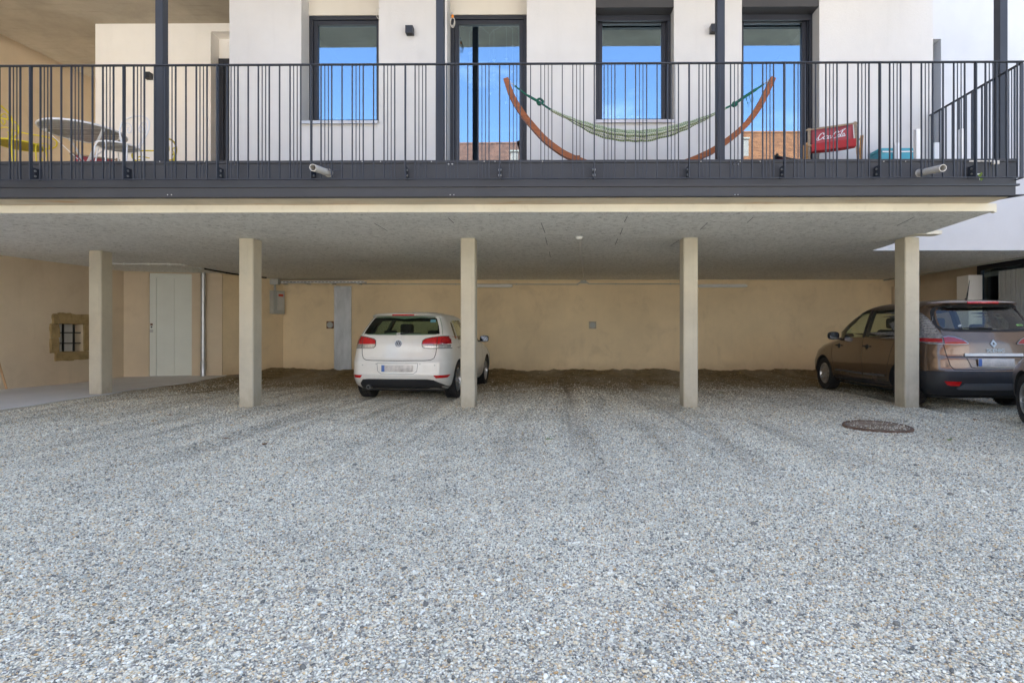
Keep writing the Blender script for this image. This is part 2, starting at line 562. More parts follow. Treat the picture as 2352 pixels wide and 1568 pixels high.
def ground_mat():
    g = NG('gravel_and_soil')
    pos = g.n('NewGeometry').outputs['Position']
    xyz = g.n('SeparateXYZ', None, Vector=pos)
    X, Y = xyz.outputs['X'], xyz.outputs['Y']
    v = g.coord((1, 1, 1), True)
    def cells(scale):
        vo = g.n('TexVoronoi', None, Vector=v, Scale=scale, Randomness=1.0)
        return vo.outputs['Distance'], vo.outputs['Color']
    d1, c1 = cells(82.0)
    r1 = g.n('SeparateColor', None, Color=c1)
    pal = [(.0, (.28, .26, .22)), (.12, (.44, .41, .34)), (.30, (.68, .63, .50)), (.50, (.80, .74, .59)), (.66, (.82, .72, .51)), (.76, (.74, .56, .33)), (.84, (.86, .80, .64)), (1.0, (.95, .90, .76))]
    peb = g.ramp(r1.outputs[0], pal)
    gap = g.smooth(d1, .30, .62)
    peb = g.mix(peb, (.20, .20, .195), g.math('MULTIPLY', gap, .6))
    peb = g.mul(peb, wear_tone(g))
    # soil
    soil = g.ramp(g.noise(v, 6, 8, .7), [(.30, (.075, .05, .022)), (.50, (.21, .15, .07)), (.72, (.33, .245, .13))])
    soil = g.mix(soil, peb, g.math('MULTIPLY', g.smooth(r1.outputs[1], .60, .95), .35))
    # how much soil shows: under the building, more towards the back, in blotches
    nb = g.noise(v, .85, 7, .62, .3)
    nb2 = g.noise(g.coord((.8, .25, 1), True), 1.3, 6, .6)
    dep = g.math('MULTIPLY_ADD', Y, .30, -3.12)
    m = g.math('ADD', dep, g.math('MULTIPLY_ADD', nb, 1.7, -.85))
    m = g.math('ADD', m, g.math('MULTIPLY_ADD', nb2, 1.1, -.55))
    lx = g.math('MULTIPLY', g.smooth(g.math('MULTIPLY', X, -1.0), 5.2, 8.2), .22)
    m = g.math('ADD', m, lx)
    m = g.smooth(m, -.05, .55)
    # few worn dark patches in the open yard
    wp = g.math('MULTIPLY', g.smooth(g.noise(v, 1.15, 6, .62, .2), .61, .74), .30)
    m2 = g.math('MAXIMUM', m, wp)
    col = g.mix(peb, soil, m2)
    dust = g.mix(col, (.44, .40, .32), g.math('MULTIPLY', g.smooth(nb2, .40, .7), g.math('MULTIPLY', g.smooth(Y, 7.0, 9.5), .55)))
    hh = g.math('MULTIPLY', g.math('SUBTRACT', .8, d1), 1.0)
    nrm = g.bump(hh, .9, .008)
    nrm = g.bump(g.noise(v, 9, 6, .7), .35, .03, nrm)
    g.bsdf(Base_Color=dust, Roughness=.93, Specular_IOR_Level=.15, Normal=nrm)
    return g.mat
M['ground'] = ground_mat()

def build_ground():
    xs = np.concatenate([[-90, -60, -40, -28, -20, -16], np.arange(-13, 13.01, .1), [16, 20, 28, 40, 60, 90]])
    ys = np.concatenate([[-90, -60, -40, -28, -20, -14, -9, -5, -3, -1.5, -.6], np.arange(0, 16.01, .1), [18, 22, 30, 45, 65, 90]])
    XX, YY = np.meshgrid(xs, ys)
    ZZ = gz(XX, YY)
    nx, ny = len(xs), len(ys)
    vs = np.stack([XX.ravel(), YY.ravel(), ZZ.ravel()], 1)
    idx = np.arange(nx * ny).reshape(ny, nx)
    fs = np.stack([idx[:-1, :-1].ravel(), idx[:-1, 1:].ravel(), idx[1:, 1:].ravel(), idx[1:, :-1].ravel()], 1)
    me = bpy.data.meshes.new('ground')
    me.from_pydata(vs.tolist(), [], fs.tolist())
    me.materials.append(M['ground'])
    me.polygons.foreach_set('use_smooth', [True] * len(me.polygons))
    o = link('ground', me)
    tag(o, 'pale grey gravel yard turning to brown soil under the building', 'ground', kind='structure')
build_ground()

def build_path():
    b = MB()
    ys = np.arange(1.0, 13.9, .3)
    n = len(ys)
    vs, fs = [], []
    for i, y in enumerate(ys):
        xr = -7.92 + .05 * math.sin(y * 2.1) + .03 * math.sin(y * 5.3)
        zt = float(gz(-7.95, y)) + .012
        xl = left_wall_x(y) - .3
        for (x, z) in ((xl, zt + .02), (xr, zt), (xr, zt - .25), (xl, zt - .25)):
            vs.append((x, y, z))
    for i in range(n - 1):
        for j in range(4):
            a = i * 4 + j; bb = i * 4 + (j + 1) % 4
            fs.append((a, bb, bb + 4, a + 4))
    b.add(vs, fs)
    o = b.build('concrete_path', M['path'], fix=True)
    tag(o, 'smooth pale concrete path along the left wall', 'path', kind='structure')
build_path()

# ------------------------------------------------------------------ the apartment building
BLD = thing('apartment_building', 'white rendered apartment building on concrete columns with a steel edged balcony', 'building', (0, Y_COL, 0))

def wall_with_openings(name, mat, x0, x1, z0, z1, y, th, openings, parent=BLD):
    """wall slab facing -Y at y, thickness th; openings (xa, xb, za, zb)"""
    b = MB()
    xs = sorted({x0, x1, *[o[0] for o in openings], *[o[1] for o in openings]})
    zs = sorted({z0, z1, *[o[2] for o in openings], *[o[3] for o in openings]})
    hole = lambda i, k: any(o[0] <= (xs[i] + xs[i + 1]) / 2 <= o[1] and o[2] <= (zs[k] + zs[k + 1]) / 2 <= o[3] for o in openings)
    nx, nz = len(xs), len(zs)
    vi = {}
    vs, fs = [], []
    def V(i, k, d):
        if (i, k, d) not in vi:
            vi[(i, k, d)] = len(vs)
            vs.append((xs[i], y + d * th, zs[k]))
        return vi[(i, k, d)]
    solid = [[not hole(i, k) for k in range(nz - 1)] for i in range(nx - 1)]
    S = lambda i, k: 0 <= i < nx - 1 and 0 <= k < nz - 1 and solid[i][k]
    for i in range(nx - 1):
        for k in range(nz - 1):
            if not S(i, k):
                continue
            fs.append((V(i, k, 0), V(i + 1, k, 0), V(i + 1, k + 1, 0), V(i, k + 1, 0)))
            fs.append((V(i, k, 1), V(i, k + 1, 1), V(i + 1, k + 1, 1), V(i + 1, k, 1)))
            if not S(i - 1, k): fs.append((V(i, k, 0), V(i, k + 1, 0), V(i, k + 1, 1), V(i, k, 1)))
            if not S(i + 1, k): fs.append((V(i + 1, k, 0), V(i + 1, k, 1), V(i + 1, k + 1, 1), V(i + 1, k + 1, 0)))
            if not S(i, k - 1): fs.append((V(i, k, 0), V(i, k, 1), V(i + 1, k, 1), V(i + 1, k, 0)))
            if not S(i, k + 1): fs.append((V(i, k + 1, 0), V(i + 1, k + 1, 0), V(i + 1, k + 1, 1), V(i, k + 1, 1)))
    b.add(vs, fs)
    return b.build(name, mat, parent)

FR_Y = Y_WALL + .25          # front of the window frames
def zf(py): return PZ(py, FR_Y)
def xw(px): return PX(px, Y_WALL)
Z_HEAD = zf(36) + .01
# openings in the main wall: (left px, right px, bottom z, has shutter box)
OPN = [(692, 870, zf(291), False), (1027, 1210, Z_FLOOR, False), (1368, 1548, zf(291), True), (1704, 1882, Z_FLOOR, True)]
ops = []
for (a, c, zb, sh) in OPN:
    ops.append((xw(a), xw(c), zb - (.02 if zb > 3.3 else 0), Z_CEIL - .15))
XC_L, XC_R = xw(527), xw(2143)
wall_with_openings('wall', M['white_plaster'], XC_L, XC_R, Z_FLOOR - .2, Z_CEIL, Y_WALL, .36, ops)
wall_with_openings('wall', M['white_plaster'], XC_L, XC_L + .3, Z_FLOOR - .2, Z_CEIL, Y_WALL + .362, Y_LOG - Y_WALL + .4, [])
wall_with_openings('wall', M['white_plaster'], XC_R - .3, XC_R, Z_SLAB, Z_CEIL, Y_WALL + .362, Y_WING - Y_WALL - .36, [])

def window(i, px0, px1, zb, shutter, door):
    x0, x1 = xw(px0), xw(px1)
    y0 = FR_Y
    ztop = Z_HEAD
    fw, sw = .055, .06         # frame and sash widths
    b = MB()
    zbo = zb
    def ring(b, xa, xb, za, zb_, wd, ya, yb):
        b.bbox(xa, xa + wd, ya, yb, za, zb_, .004)
        b.bbox(xb - wd, xb, ya, yb, za, zb_, .004)
        b.bbox(xa + wd, xb - wd, ya, yb, zb_ - wd, zb_, .004)
        b.bbox(xa + wd, xb - wd, ya, yb, za, za + wd, .004)
    ring(b, x0 + .002, x1 - .002, zbo, ztop, fw, y0, y0 + .08)
    win = b.build('glass_door' if door else 'window', M['frame'], BLD)
    win['label'] = ['first window left of the balcony wall with a pale sill', 'dark framed glass door with star garland', 'dark framed window behind the hammock', 'dark framed glass door beside the red deck chair'][i]
    b = MB()
    ring(b, x0 + fw + .004, x1 - fw - .004, zbo + fw + .004, ztop - fw - .004, sw, y0 + .022, y0 + .09)
    b.build('sash', M['frame'], win)
    xa, xb, za, zc = x0 + fw + sw - .01, x1 - fw - sw + .01, zbo + fw + sw - .01, ztop - fw - sw + .01
    b = MB()
    b.box(xa, xb, y0 + .052, y0 + .058, za, zc)
    tilt = math.tan(R(.65)) if i == 1 else math.tan(R(.08 * (-1) ** i))      # panes never sit dead parallel
    b.v = [(x_, y_ - tilt * (x_ - (xa + xb) / 2), z_) for x_, y_, z_ in b.v]
    b.build('pane', M['glass'], win)
    # pale spacer inside the double glazing
    b = MB()
    ring(b, xa + .012, xb - .012, za + .012, zc - .012, .016, y0 + .062, y0 + .07)
    b.build('spacer', M['grey_plastic'], win)
    # closed lintel piece above the frame
    b = MB()
    if shutter:
        z1 = PZ(19, Y_WALL + .02)
        b.box(x0 + .002, x1 - .002, Y_WALL + .015, y0 + .1, z1, Z_CEIL - .16)
        b.build('shutter_box', M['shutter'], win)
        b = MB()
        b.box(x0 + .003, x1 - .003, y0 - .05, y0 - .02, z1 - .085, z1 - .002)
        b.box(x0 + .003, x1 - .003, y0 - .02, y0 + .08, ztop + .002, z1 - .002)
        b.build('shutter_slat', M['frame'], win)
        for s in (0, 1):
            b = MB()
            xr = x0 + .003 if s == 0 else x1 - .045
            b.box(xr, xr + .042, y0 - .05, y0 - .002, zbo + .003, z1 - .088)
            b.build('shutter_guide', M['frame'], win)
    else:
        b.box(x0 + .002, x1 - .002, y0 - .01, y0 + .1, ztop + .002, Z_CEIL - .16)
        b.build('lintel', M['lintel'], win)
    if not door:
        b = MB()
        b.bbox(x0 - .0 + .004, x1 - .004, Y_WALL - .045, y0 - .003, zbo - .03, zbo - .012, .004)
        b.box(x0 + .004, x1 - .004, Y_WALL - .045, Y_WALL - .038, zbo - .055, zbo - .03)
        b.build('sill', M['galv'], win)
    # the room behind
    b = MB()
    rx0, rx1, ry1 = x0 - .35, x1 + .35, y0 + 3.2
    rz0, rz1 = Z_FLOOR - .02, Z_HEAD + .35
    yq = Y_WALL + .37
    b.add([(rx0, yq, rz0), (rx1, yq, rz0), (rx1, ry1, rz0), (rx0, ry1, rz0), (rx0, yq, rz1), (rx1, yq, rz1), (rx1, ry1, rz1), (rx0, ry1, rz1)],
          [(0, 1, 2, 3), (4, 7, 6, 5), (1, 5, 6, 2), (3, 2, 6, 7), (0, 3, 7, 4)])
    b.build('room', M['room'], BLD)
    return win
WIN = [window(i, a, c, zb, sh, zb < 3.3) for i, (a, c, zb, sh) in enumerate(OPN)]

# loggia back wall with its recessed door
XL0 = PX(219, Y_LOG)
dl = PX(484, Y_LOG)
dt = PZ(73, Y_LOG, 490)
wall_with_openings('wall', M['cream_plaster'], XL0, XC_L, Z_FLOOR - .2, Z_CEIL, Y_LOG, .30, [(dl, dl + .95, Z_FLOOR - .1, dt)])
b = MB()
b.box(XL0, XL0 + .3, Y_LOG + .302, 15.0, Z_FLOOR - .2, Z_CEIL)
b.build('wall', M['cream_plaster'], BLD)
b = MB()
zdt = PZ(136, Y_LOG + .25, 505)
b.box(dl, dl + .95, Y_LOG + .25, Y_LOG + .30, zdt, dt)
b.build('door_lintel', M['cream_plaster'], BLD)
b = MB()
b.bbox(dl + .003, dl + .093, Y_LOG + .22, Y_LOG + .29, Z_FLOOR, zdt - .003, .004)
b.bbox(dl + .86, dl + .947, Y_LOG + .22, Y_LOG + .29, Z_FLOOR, zdt - .003, .004)
b.bbox(dl + .093, dl + .86, Y_LOG + .22, Y_LOG + .29, zdt - .09, zdt - .003, .004)
dd = b.build('balcony_door', M['frame'], BLD)
b = MB()
b.box(dl + .09, dl + .86, Y_LOG + .25, Y_LOG + .265, Z_FLOOR, zdt - .088)
b.build('door_leaf', M['frame'], dd)

# ceiling slab over the balcony and unseen storeys above, sized to shade the yard
b = MB()
b.add([(-10.6, 5.63, Z_CEIL), (XC_R + .05, 5.63, Z_CEIL), (XC_R + .05, 15.3, Z_CEIL), (-9.3, 15.3, Z_CEIL),
       (-10.6, 5.63, Z_CEIL + .28), (XC_R + .05, 5.63, Z_CEIL + .28), (XC_R + .05, 15.3, Z_CEIL + .28), (-9.3, 15.3, Z_CEIL + .28)],
      [(0, 3, 2, 1), (4, 5, 6, 7), (0, 1, 5, 4), (1, 2, 6, 5), (2, 3, 7, 6), (3, 0, 4, 7)])
b.build('ceiling_slab', M['concrete_raw'], BLD)
b = MB()
b.box(-10.6, XC_R, Y_WALL, 16.5, Z_CEIL + .282, 9.3)
b.build('unseen_upper_storey', M['white_plaster'], BLD)
b = MB()
b.box(-10.8, XC_R + .02, 7.1, 17.2, 9.302, 9.55)
b.build('roof', M['concrete_raw'], BLD)

# right wing: wall over a recess, its own soffit
XW1 = 15.5
sl_l, sl_r = PX(2143, Y_WING) - .25, PX(2161.5, Y_WING)
sl_t = PZ(90, Y_WING, 2150)
wall_with_openings('wing_wall', M['wing_plaster'], XC_R - .3, XW1, Z_SOF + .012, 10.2, Y_WING, .35, [(sl_l, sl_r, Z_FLOOR, sl_t)])
b = MB(); b.box(sl_l, sl_r, Y_WING + .2, Y_WING + .26, Z_FLOOR, sl_t); b.build('slot_window', M['frame'], BLD)
b = MB(); b.box(XC_R + .002, XW1, Y_WING + .352, 21, Z_SOF + .31, 9.899); b.build('wing_sun_block', M['wing_plaster'], BLD)  # unseen storey mass, run far back to block leaking sun
b = MB(); b.box(XC_R - .3, XW1, Y_WING + .352, 21.3, 9.9, 10.3); b.build('unseen_wing_roof', M['concrete_raw'], BLD)  # unseen slab on top, extended with it to keep sun out
b = MB()
b.add([(XC_R, Y_WING + .003, Z_SOF - .0), (9.02, Y_WING + .003, Z_SOF), (9.02, 15.6, Z_SOF), (XC_R, 15.6, Z_SOF),
       (XC_R, Y_WING + .003, Z_SOF + .3), (9.02, Y_WING + .003, Z_SOF + .3), (9.02, 15.6, Z_SOF + .3), (XC_R, 15.6, Z_SOF + .3)],
      [(0, 3, 2, 1), (4, 5, 6, 7), (1, 2, 6, 5), (2, 3, 7, 6)])
b.build('wing_soffit', M['soffit'], BLD)
b = MB(); b.box(9.022, 9.06, Y_WING + .36, 15.6, Z_SOF - .03, Z_SOF + .3); b.build('soffit_trim', M['grey_plastic'], BLD)

# parking soffit: insulation boards hung under the slab, cream edge band
XSF, XSB = 5.34, 5.72
def soff(y0, y1, z, dz, mat, name):
    def xr(y): return XSF + (XSB - XSF) * (y - Y_SOF) / (Y_WING - Y_SOF) if y <= Y_WING else XC_R - .002
    bb = MB()
    vs = []
    for zz in (z, z + dz):
        vs += [(left_wall_x(y0) - .2, y0, zz), (xr(y0), y0, zz), (xr(y1), y1, zz), (left_wall_x(y1) - .2, y1, zz)]
    bb.add(vs, [(0, 3, 2, 1), (4, 5, 6, 7), (0, 1, 5, 4), (1, 2, 6, 5), (2, 3, 7, 6), (3, 0, 4, 7)])
    return bb.build(name, mat, BLD)
soff(Y_SOF + .012, Y_COL + .05, Z_SOF, .09, M['soffit'], 'soffit')
soff(Y_COL + .05, Y_WING, Z_SOF + .006, .09, M['soffit'], 'soffit')
soff(Y_WING, 15.6, Z_SOF + .006, .09, M['soffit'], 'soffit')
b = MB()
b.box(left_wall_x(6.7) - .2, XSF + .012, Y_SOF, Y_SOF + .010, Z_SOF + .001, Z_SLAB - .002)
b.build('edge_band', M['cream_band'], BLD)
b = MB(); b.box(XSF + .002, XSF + .035, Y_SOF + .011, Y_SOF + .06, Z_SOF - .012, Z_SLAB - .003); b.build('edge_band', M['cream_band'], BLD)
p = P(2140, 541, Y_COL - .25)
b = MB(); b.box(XSF + .03, p.x + .12, Y_COL - .3, Y_COL - .1, Z_SOF - .004, Z_SOF + .05); b.build('patch_board', M['cream_band'], BLD)
# balcony slab
b = MB()
b.box(-10.6, X_END - .06, Y_BEAM + .06, Y_WALL + 2.4, Z_SLAB, Z_FLOOR)
b.build('balcony_slab', M['concrete_rust'], BLD)

# scratches left by board fixings in the soffit
fx = [(1243, 512, 1252, 535), (1253, 545, 1257, 562), (1441, 497, 1434, 510), (1430, 525, 1424, 540), (1419, 548, 1413, 562), (1625, 512, 1608, 528), (1560, 552, 1540, 565), (860, 512, 890, 530), (1030, 500, 1042, 512), (1730, 500, 1716, 512), (1262, 578, 1264, 590), (2100, 500, 2060, 520)]
for (x0_, y0_, x1_, y1_) in fx:
    Ya, Yb = (Z_SOF - CAMH) * FPX / (CYP - y0_), (Z_SOF - CAMH) * FPX / (CYP - y1_)
    a, c = Vector((PX(x0_, Ya), Ya, Z_SOF - .0015)), Vector((PX(x1_, Yb), Yb, Z_SOF - .0015))
    b = MB(); b.bar(a, c, .007, .002); b.build('board_joint', M['steel_flat'], BLD)

# columns
def column(px_left, Y, name_lab=None):
    x0 = PX(px_left, Y)
    wd, dp, ch = .222, .27, .014
    x1 = x0 + wd
    poly = [(x0 + ch, Y), (x1 - ch, Y), (x1, Y + ch), (x1, Y + dp - ch), (x1 - ch, Y + dp), (x0 + ch, Y + dp), (x0, Y + dp - ch), (x0, Y + ch)]
    bb = MB()
    bb.prism(poly, lambda u, v, t: (u, v, t), -.35, Z_SOF - .001)
    o = bb.build('column', M['concrete_col'], BLD)
    return o
for px in (548, 1057.5, 1570, 2079):
    column(px, Y_COL)
column(203, 9.76)

# steel edge beam
ZB = PZ(368, Y_BEAM); Z374 = PZ(375, Y_BEAM); Z425 = PZ(425, Y_BEAM); Z429 = PZ(429.5, Y_BEAM); Z453 = PZ(452, Y_BEAM)
XB0, XB1 = -10.3, X_END - .02
BEAM = MB().box(XB0, XB1, Y_BEAM, Y_BEAM + .055, Z425, Z374).build('edge_beam', M['steel_flat'], BLD)
MB().bbox(XB0, XB1 + .01, Y_BEAM - .012, Y_BEAM + .12, Z374 + .001, ZB, .004).build('beam_cap', M['steel_flat'], BEAM)
MB().box(XB0, XB1 + .03, Y_BEAM - .014, Y_BEAM + .02, Z429 + .001, Z425 - .001).build('groove_strip', M['frame'], BEAM)  # darker strip standing in for the shaded groove between the panels
MB().box(XB0, XB1 - .004, Y_BEAM + .004, Y_BEAM + .05, Z453 + .012, Z429).build('lower_fascia', M['steel_flat'], BEAM)
MB().add([(XB0, Y_BEAM - .022, Z453), (XB1 + .10, Y_BEAM - .022, Z453), (XB1 - .12, Y_BEAM + .30, Z453), (XB0, Y_BEAM + .08, Z453),
          (XB0, Y_BEAM - .022, Z453 + .011), (XB1 + .10, Y_BEAM - .022, Z453 + .011), (XB1 - .12, Y_BEAM + .30, Z453 + .011), (XB0, Y_BEAM + .08, Z453 + .011)],
         [(0, 3, 2, 1), (4, 5, 6, 7), (0, 1, 5, 4), (1, 2, 6, 5), (2, 3, 7, 6), (3, 0, 4, 7)]).build('beam_flange', M['steel_flat'], BEAM)
# return of the beam along the right end
MB().box(XB1 - .05, XB1 - .005, Y_BEAM + .056, Y_WALL, Z453 + .012, Z374).build('edge_beam', M['steel_flat'], BEAM)
# bolts and joints
bolt = MB(); bolt.lathe([(.0, -.001), (.011, 0), (.011, .006), (.007, .012), (0, .013)], 8, Matrix.Rotation(R(90), 4, 'X'), caps=False)
bolt_me = bolt.mesh('bolt', M['galv'])
dot = MB(); dot.lathe([(.0, -.001), (.006, 0), (.005, .004), (0, .005)], 6, Matrix.Rotation(R(90), 4, 'X'), caps=False)
dot_me = dot.mesh('rivet', M['white_plastic'])
def put(me, name, world, parent):
    return link(name, me, parent, Vector(world) - wloc(parent))
for px in (385, 394, 1034, 1042.5, 1688, 1695):
    put(dot_me, 'rivet', P(px, 447.5, Y_BEAM + .004), BEAM)
for px in (166, 190, 367, 470, 832, 874, 991, 1112, 1137, 1246, 1437, 1610, 1700, 1746, 2030, 2080, 2165, 2240):
    put(dot_me, 'rivet', P(px, 371, Y_BEAM - .012), BEAM)
for px in (1030.5, 1039, 1686, 1695):
    put(bolt_me, 'bolt', P(px, 377.5, Y_BEAM), BEAM)
for px in (1021, 1690):
    b = MB(); p = P(px, 440, Y_BEAM); b.box(p.x, p.x + .003, Y_BEAM + .002, Y_BEAM + .0045, Z453 + .013, Z429 - .001); b.build('joint', M['frame'], BEAM)

# steel posts
for px in (356, 1001, 1647.5, 2297):
    x0 = PX(px, 6.62)
    b = MB(); b.bbox(x0, x0 + .092, 6.62, 6.72, Z_FLOOR - .02, Z_CEIL - .001, .006)
    b.build('balcony_post', M['steel'], BLD)

# ------------------------------------------------------------------ back and side walls of the parking space
BW = thing('back_wall', 'beige rendered back wall of the parking space behind the cars', 'wall', (0, Y_BACK, 0))
MB().box(P2[0], 9.6, Y_BACK, Y_BACK + .4, -.4, Z_SOF + .25).build('wall', M['beige_plaster'], BW)
def quadwall(a, c, th, z0, z1):
    a, c = Vector((*a, 0)), Vector((*c, 0))
    d = (c - a).normalized()
    n = Vector((-d.y, d.x, 0)) * th
    vs = []
    for z in (z0, z1):
        for q in (a, c, c + n, a + n):
            vs.append((q.x, q.y, z))
    return MB().add(vs, [(0, 3, 2, 1), (4, 5, 6, 7), (0, 1, 5, 4), (1, 2, 6, 5), (2, 3, 7, 6), (3, 0, 4, 7)])
quadwall(P1, P2, .4, -.4, Z_SOF + .25).build('angled_wall', M['beige_plaster'], BW)

DW = thing('cellar_door_wall', 'short beige wall in the left corner holding the pale door', 'wall', (P0[0], P0[1], 0))
d0 = (Vector((*P1, 0)) - Vector((*P0, 0)))
dLen = d0.length
d0.normalize()
dn = Vector((d0.y, -d0.x, 0))      # towards the yard
def DP(s, off=0.0, z=0.0): return Vector((P0[0], P0[1], 0)) + d0 * s + dn * off + Vector((0, 0, z))
def s_at(px):
    best = min((abs(PX(px, DP(s).y) - DP(s).x), s) for s in np.linspace(0, dLen, 600))
    return best[1]
sa, sb = s_at(342), s_at(441)
ztd = PZ(627, DP(sa).y, 390)
def dwbox(b, s0, s1, o0, o1, z0, z1):
    vs = []
    for z in (z0, z1):
        for (s, o) in ((s0, o0), (s1, o0), (s1, o1), (s0, o1)):
            vs.append(DP(s, o, z))
    return b.add(vs, [(0, 1, 2, 3), (4, 7, 6, 5), (0, 4, 5, 1), (1, 5, 6, 2), (2, 6, 7, 3), (3, 7, 4, 0)])
dwbox(MB(), -.2, sa - .004, 0, -.4, -.3, Z_SOF + .2).build('wall', M['beige_plaster_b'], DW)
dwbox(MB(), sb + .004, dLen, .03, -.4, -.3, Z_SOF + .2).build('wall', M['beige_plaster_b'], DW)
dwbox(MB(), sa - .003, sb + .003, 0, -.4, ztd + .004, Z_SOF + .2).build('wall', M['beige_plaster_b'], DW)
zg = float(gz(DP(sa).x, DP(sa).y)) + .03
DOOR = dwbox(MB(), sa + .02, sb, -.02, -.08, zg, ztd).build('door', M['door_white'], DW)
DOOR['label'] = 'pale painted cellar door with a wide frame board'
dwbox(MB(), sa + .02, sa + .155, .012, -.018, zg, ztd - .002).build('frame_board', M['door_white'], DOOR)
dwbox(MB(), sa + .157, sb, .012, -.018, ztd - .115, ztd - .002).build('frame_board', M['door_white'], DOOR)
pw = (sb - sa - .157)
dwbox(MB(), sa + .157, sa + .157 + pw * .5 - .002, -.006, -.018, zg + .002, ztd - .117).build('panel', M['door_white'], DOOR)
dwbox(MB(), sa + .157 + pw * .5 + .002, sb, -.006, -.018, zg + .002, ztd - .117).build('panel', M['door_white'], DOOR)
for (py, ww, hh, mt) in ((745, .05, .05, 'rust'), (751, .035, .035, 'black'), (760, .07, .07, 'grey_plastic')):
    q = DP(sa + .06)
    zc = PZ(py, q.y, 348)
    dwbox(MB(), sa + .06 - ww / 2, sa + .06 + ww / 2, .015, .0125, zc - hh / 2, zc + hh / 2).build('door_sticker', M[mt], DOOR)

# left wall: old neighbour wall seen below and beside the balcony
LW = thing('side_wall', 'tall beige rendered wall closing the left side of the yard', 'wall', (left_wall_x(9), 9, 0))
def LWP(y, off=0.0, z=0.0):
    d = Vector((.11, 1, 0)).normalized()
    n = Vector((d.y, -d.x, 0))
    return Vector((left_wall_x(y), y, z)) + n * off
gy0 = (lambda px: -10.30 - .11 * 10.44)  # not used
def y_on_left(px):
    best = min((abs(PX(px, y) - left_wall_x(y)), y) for y in np.linspace(5, 16, 2200))
    return best[1]
wa, wb_ = y_on_left(113), y_on_left(215)
wz0, wz1 = PZ(830, wa, 120), PZ(719, wa, 120)
oa, ob_ = y_on_left(132.5), y_on_left(190)
oz0, oz1 = PZ(808, oa, 134), PZ(743, oa, 134)
def lwbox(b, ya, yb, o0, o1, z0, z1):
    vs = []
    for z in (z0, z1):
        for (y, o) in ((ya, o0), (yb, o0), (yb, o1), (ya, o1)):
            vs.append(LWP(y, o, z))
    return b.add(vs, [(0, 1, 2, 3), (4, 7, 6, 5), (0, 4, 5, 1), (1, 5, 6, 2), (2, 6, 7, 3), (3, 7, 4, 0)])
for (ya, yb, z0, z1) in ((-6, oa, -.4, 12.5), (ob_, 15.6, -.4, 12.5), (oa, ob_, -.4, oz0), (oa, ob_, oz1, 12.5)):
    lwbox(MB(), ya, yb, 0, -.5, z0, z1).build('wall', M['beige_plaster_b'], LW)
# stones round the small barred window
GW = thing('barred_window', 'small barred cellar window framed by yellow stones in the left wall', 'window', LWP((oa + ob_) / 2, 0, oz0))
def stone(ya, yb, z0, z1, j=.012):
    b = MB()
    bm = bmesh.new()
    bmesh.ops.create_cube(bm, size=1)
    bmesh.ops.subdivide_edges(bm, edges=bm.edges[:], cuts=2, use_grid_fill=True)
    bmesh.ops.bevel(bm, geom=[e for e in bm.edges if e.is_boundary], offset=.02, affect='EDGES')
    for vt in bm.verts:
        c = vt.co
        y = (ya + yb) / 2 + c.x * (yb - ya - .008) + random.uniform(-j, j)
        z = (z0 + z1) / 2 + c.z * (z1 - z0 - .008) + random.uniform(-j, j)
        o = .012 + c.y * .06 + random.uniform(-.006, .006)
        vt.co = LWP(y, o, z)
    b.addbm(bm)
    return b.build('stone', M['stone'], GW, smooth=True, angle=45, fix=True)
ym = (oa + ob_) / 2
stone(wa, oa - .002, oz0 - .02, (oz0 + oz1) / 2); stone(wa, oa - .002, (oz0 + oz1) / 2, oz1); stone(wa + .05, oa, oz1, wz1 - .01)
stone(oa, ym - .02, oz1, wz1 + .015); stone(ym - .02, wb_ - .05, oz1, wz1)
stone(ob_ + .002, wb_, oz0, oz1 + .02); stone(wa + .10, ym + .05, wz0, oz0); stone(ym + .05, wb_ - .06, wz0 + .01, oz0)
lwbox(MB(), oa, ob_, -.24, -.26, oz0, oz1).build('shutter_board', M['white_plastic'], GW)
for t in (.25, .68):
    y = oa + (ob_ - oa) * t
    MB().bar(LWP(y, -.03, oz0 - .02), LWP(y, -.03, oz1 + .02), .028, .028).build('bar', M['black'], GW)
for t in (.3, .68):
    z = oz0 + (oz1 - oz0) * t
    MB().bar(LWP(oa - .02, -.055, z), LWP(ob_ + .02, -.055, z), .022, .022).build('bar', M['black'], GW)

# passage on the right: low wall, pillar, glazed door, ribbed panel
RW = thing('passage_wall', 'low beige wall beyond the brown car under the white wing', 'wall', (9.27, 13.4, 0))
MB().box(9.24, 9.54, 12.62, Y_BACK - .002, -.3, 2.42).build('wall', M['beige_plaster_b'], RW)
RP = MB().box(9.14, 9.44, 12.25, 12.60, -.3, 2.43).build('gate_pillar', M['cream_plaster'])
tag(RP, 'plain cream pillar between the low wall and the glazed door', 'pillar')
GD = thing('neighbour_house', 'grey neighbouring house with a dark glazed door at the far right', 'building', (9.7, 11.6, 0))
MB().box(9.62, 10.2, 12.62, 16, -.3, 5.0).build('wall', M['beige_plaster_b'], GD)
MB().box(9.62, 10.2, 5.5, 11.30, -.3, 5.0).build('wall', M['cream_plaster'], GD)
MB().box(9.62, 10.2, 11.302, 12.618, 2.70, 5.0).build('wall', M['cream_plaster'], GD)
g_ = MB()
g_.box(9.6, 9.68, 12.50, 12.615, 0, 2.69); g_.box(9.6, 9.68, 11.305, 11.42, 0, 2.69); g_.box(9.6, 9.68, 11.42, 12.50, 2.56, 2.69)
g_ = g_.build('glazed_door', M['frame'], GD)
MB().box(9.635, 9.645, 11.42, 12.50, .02, 2.56).build('pane', M['glass'], g_)
MB().box(9.9, 9.95, 11.31, 12.61, 0, 2.69).build('hallway', M['room'], g_)  # near-black sheet in place of the unlit space behind the pane
RB = thing('ribbed_panel', 'tall grey ribbed screen panel at the right picture edge', 'screen', (9.2, 10.7, 0))
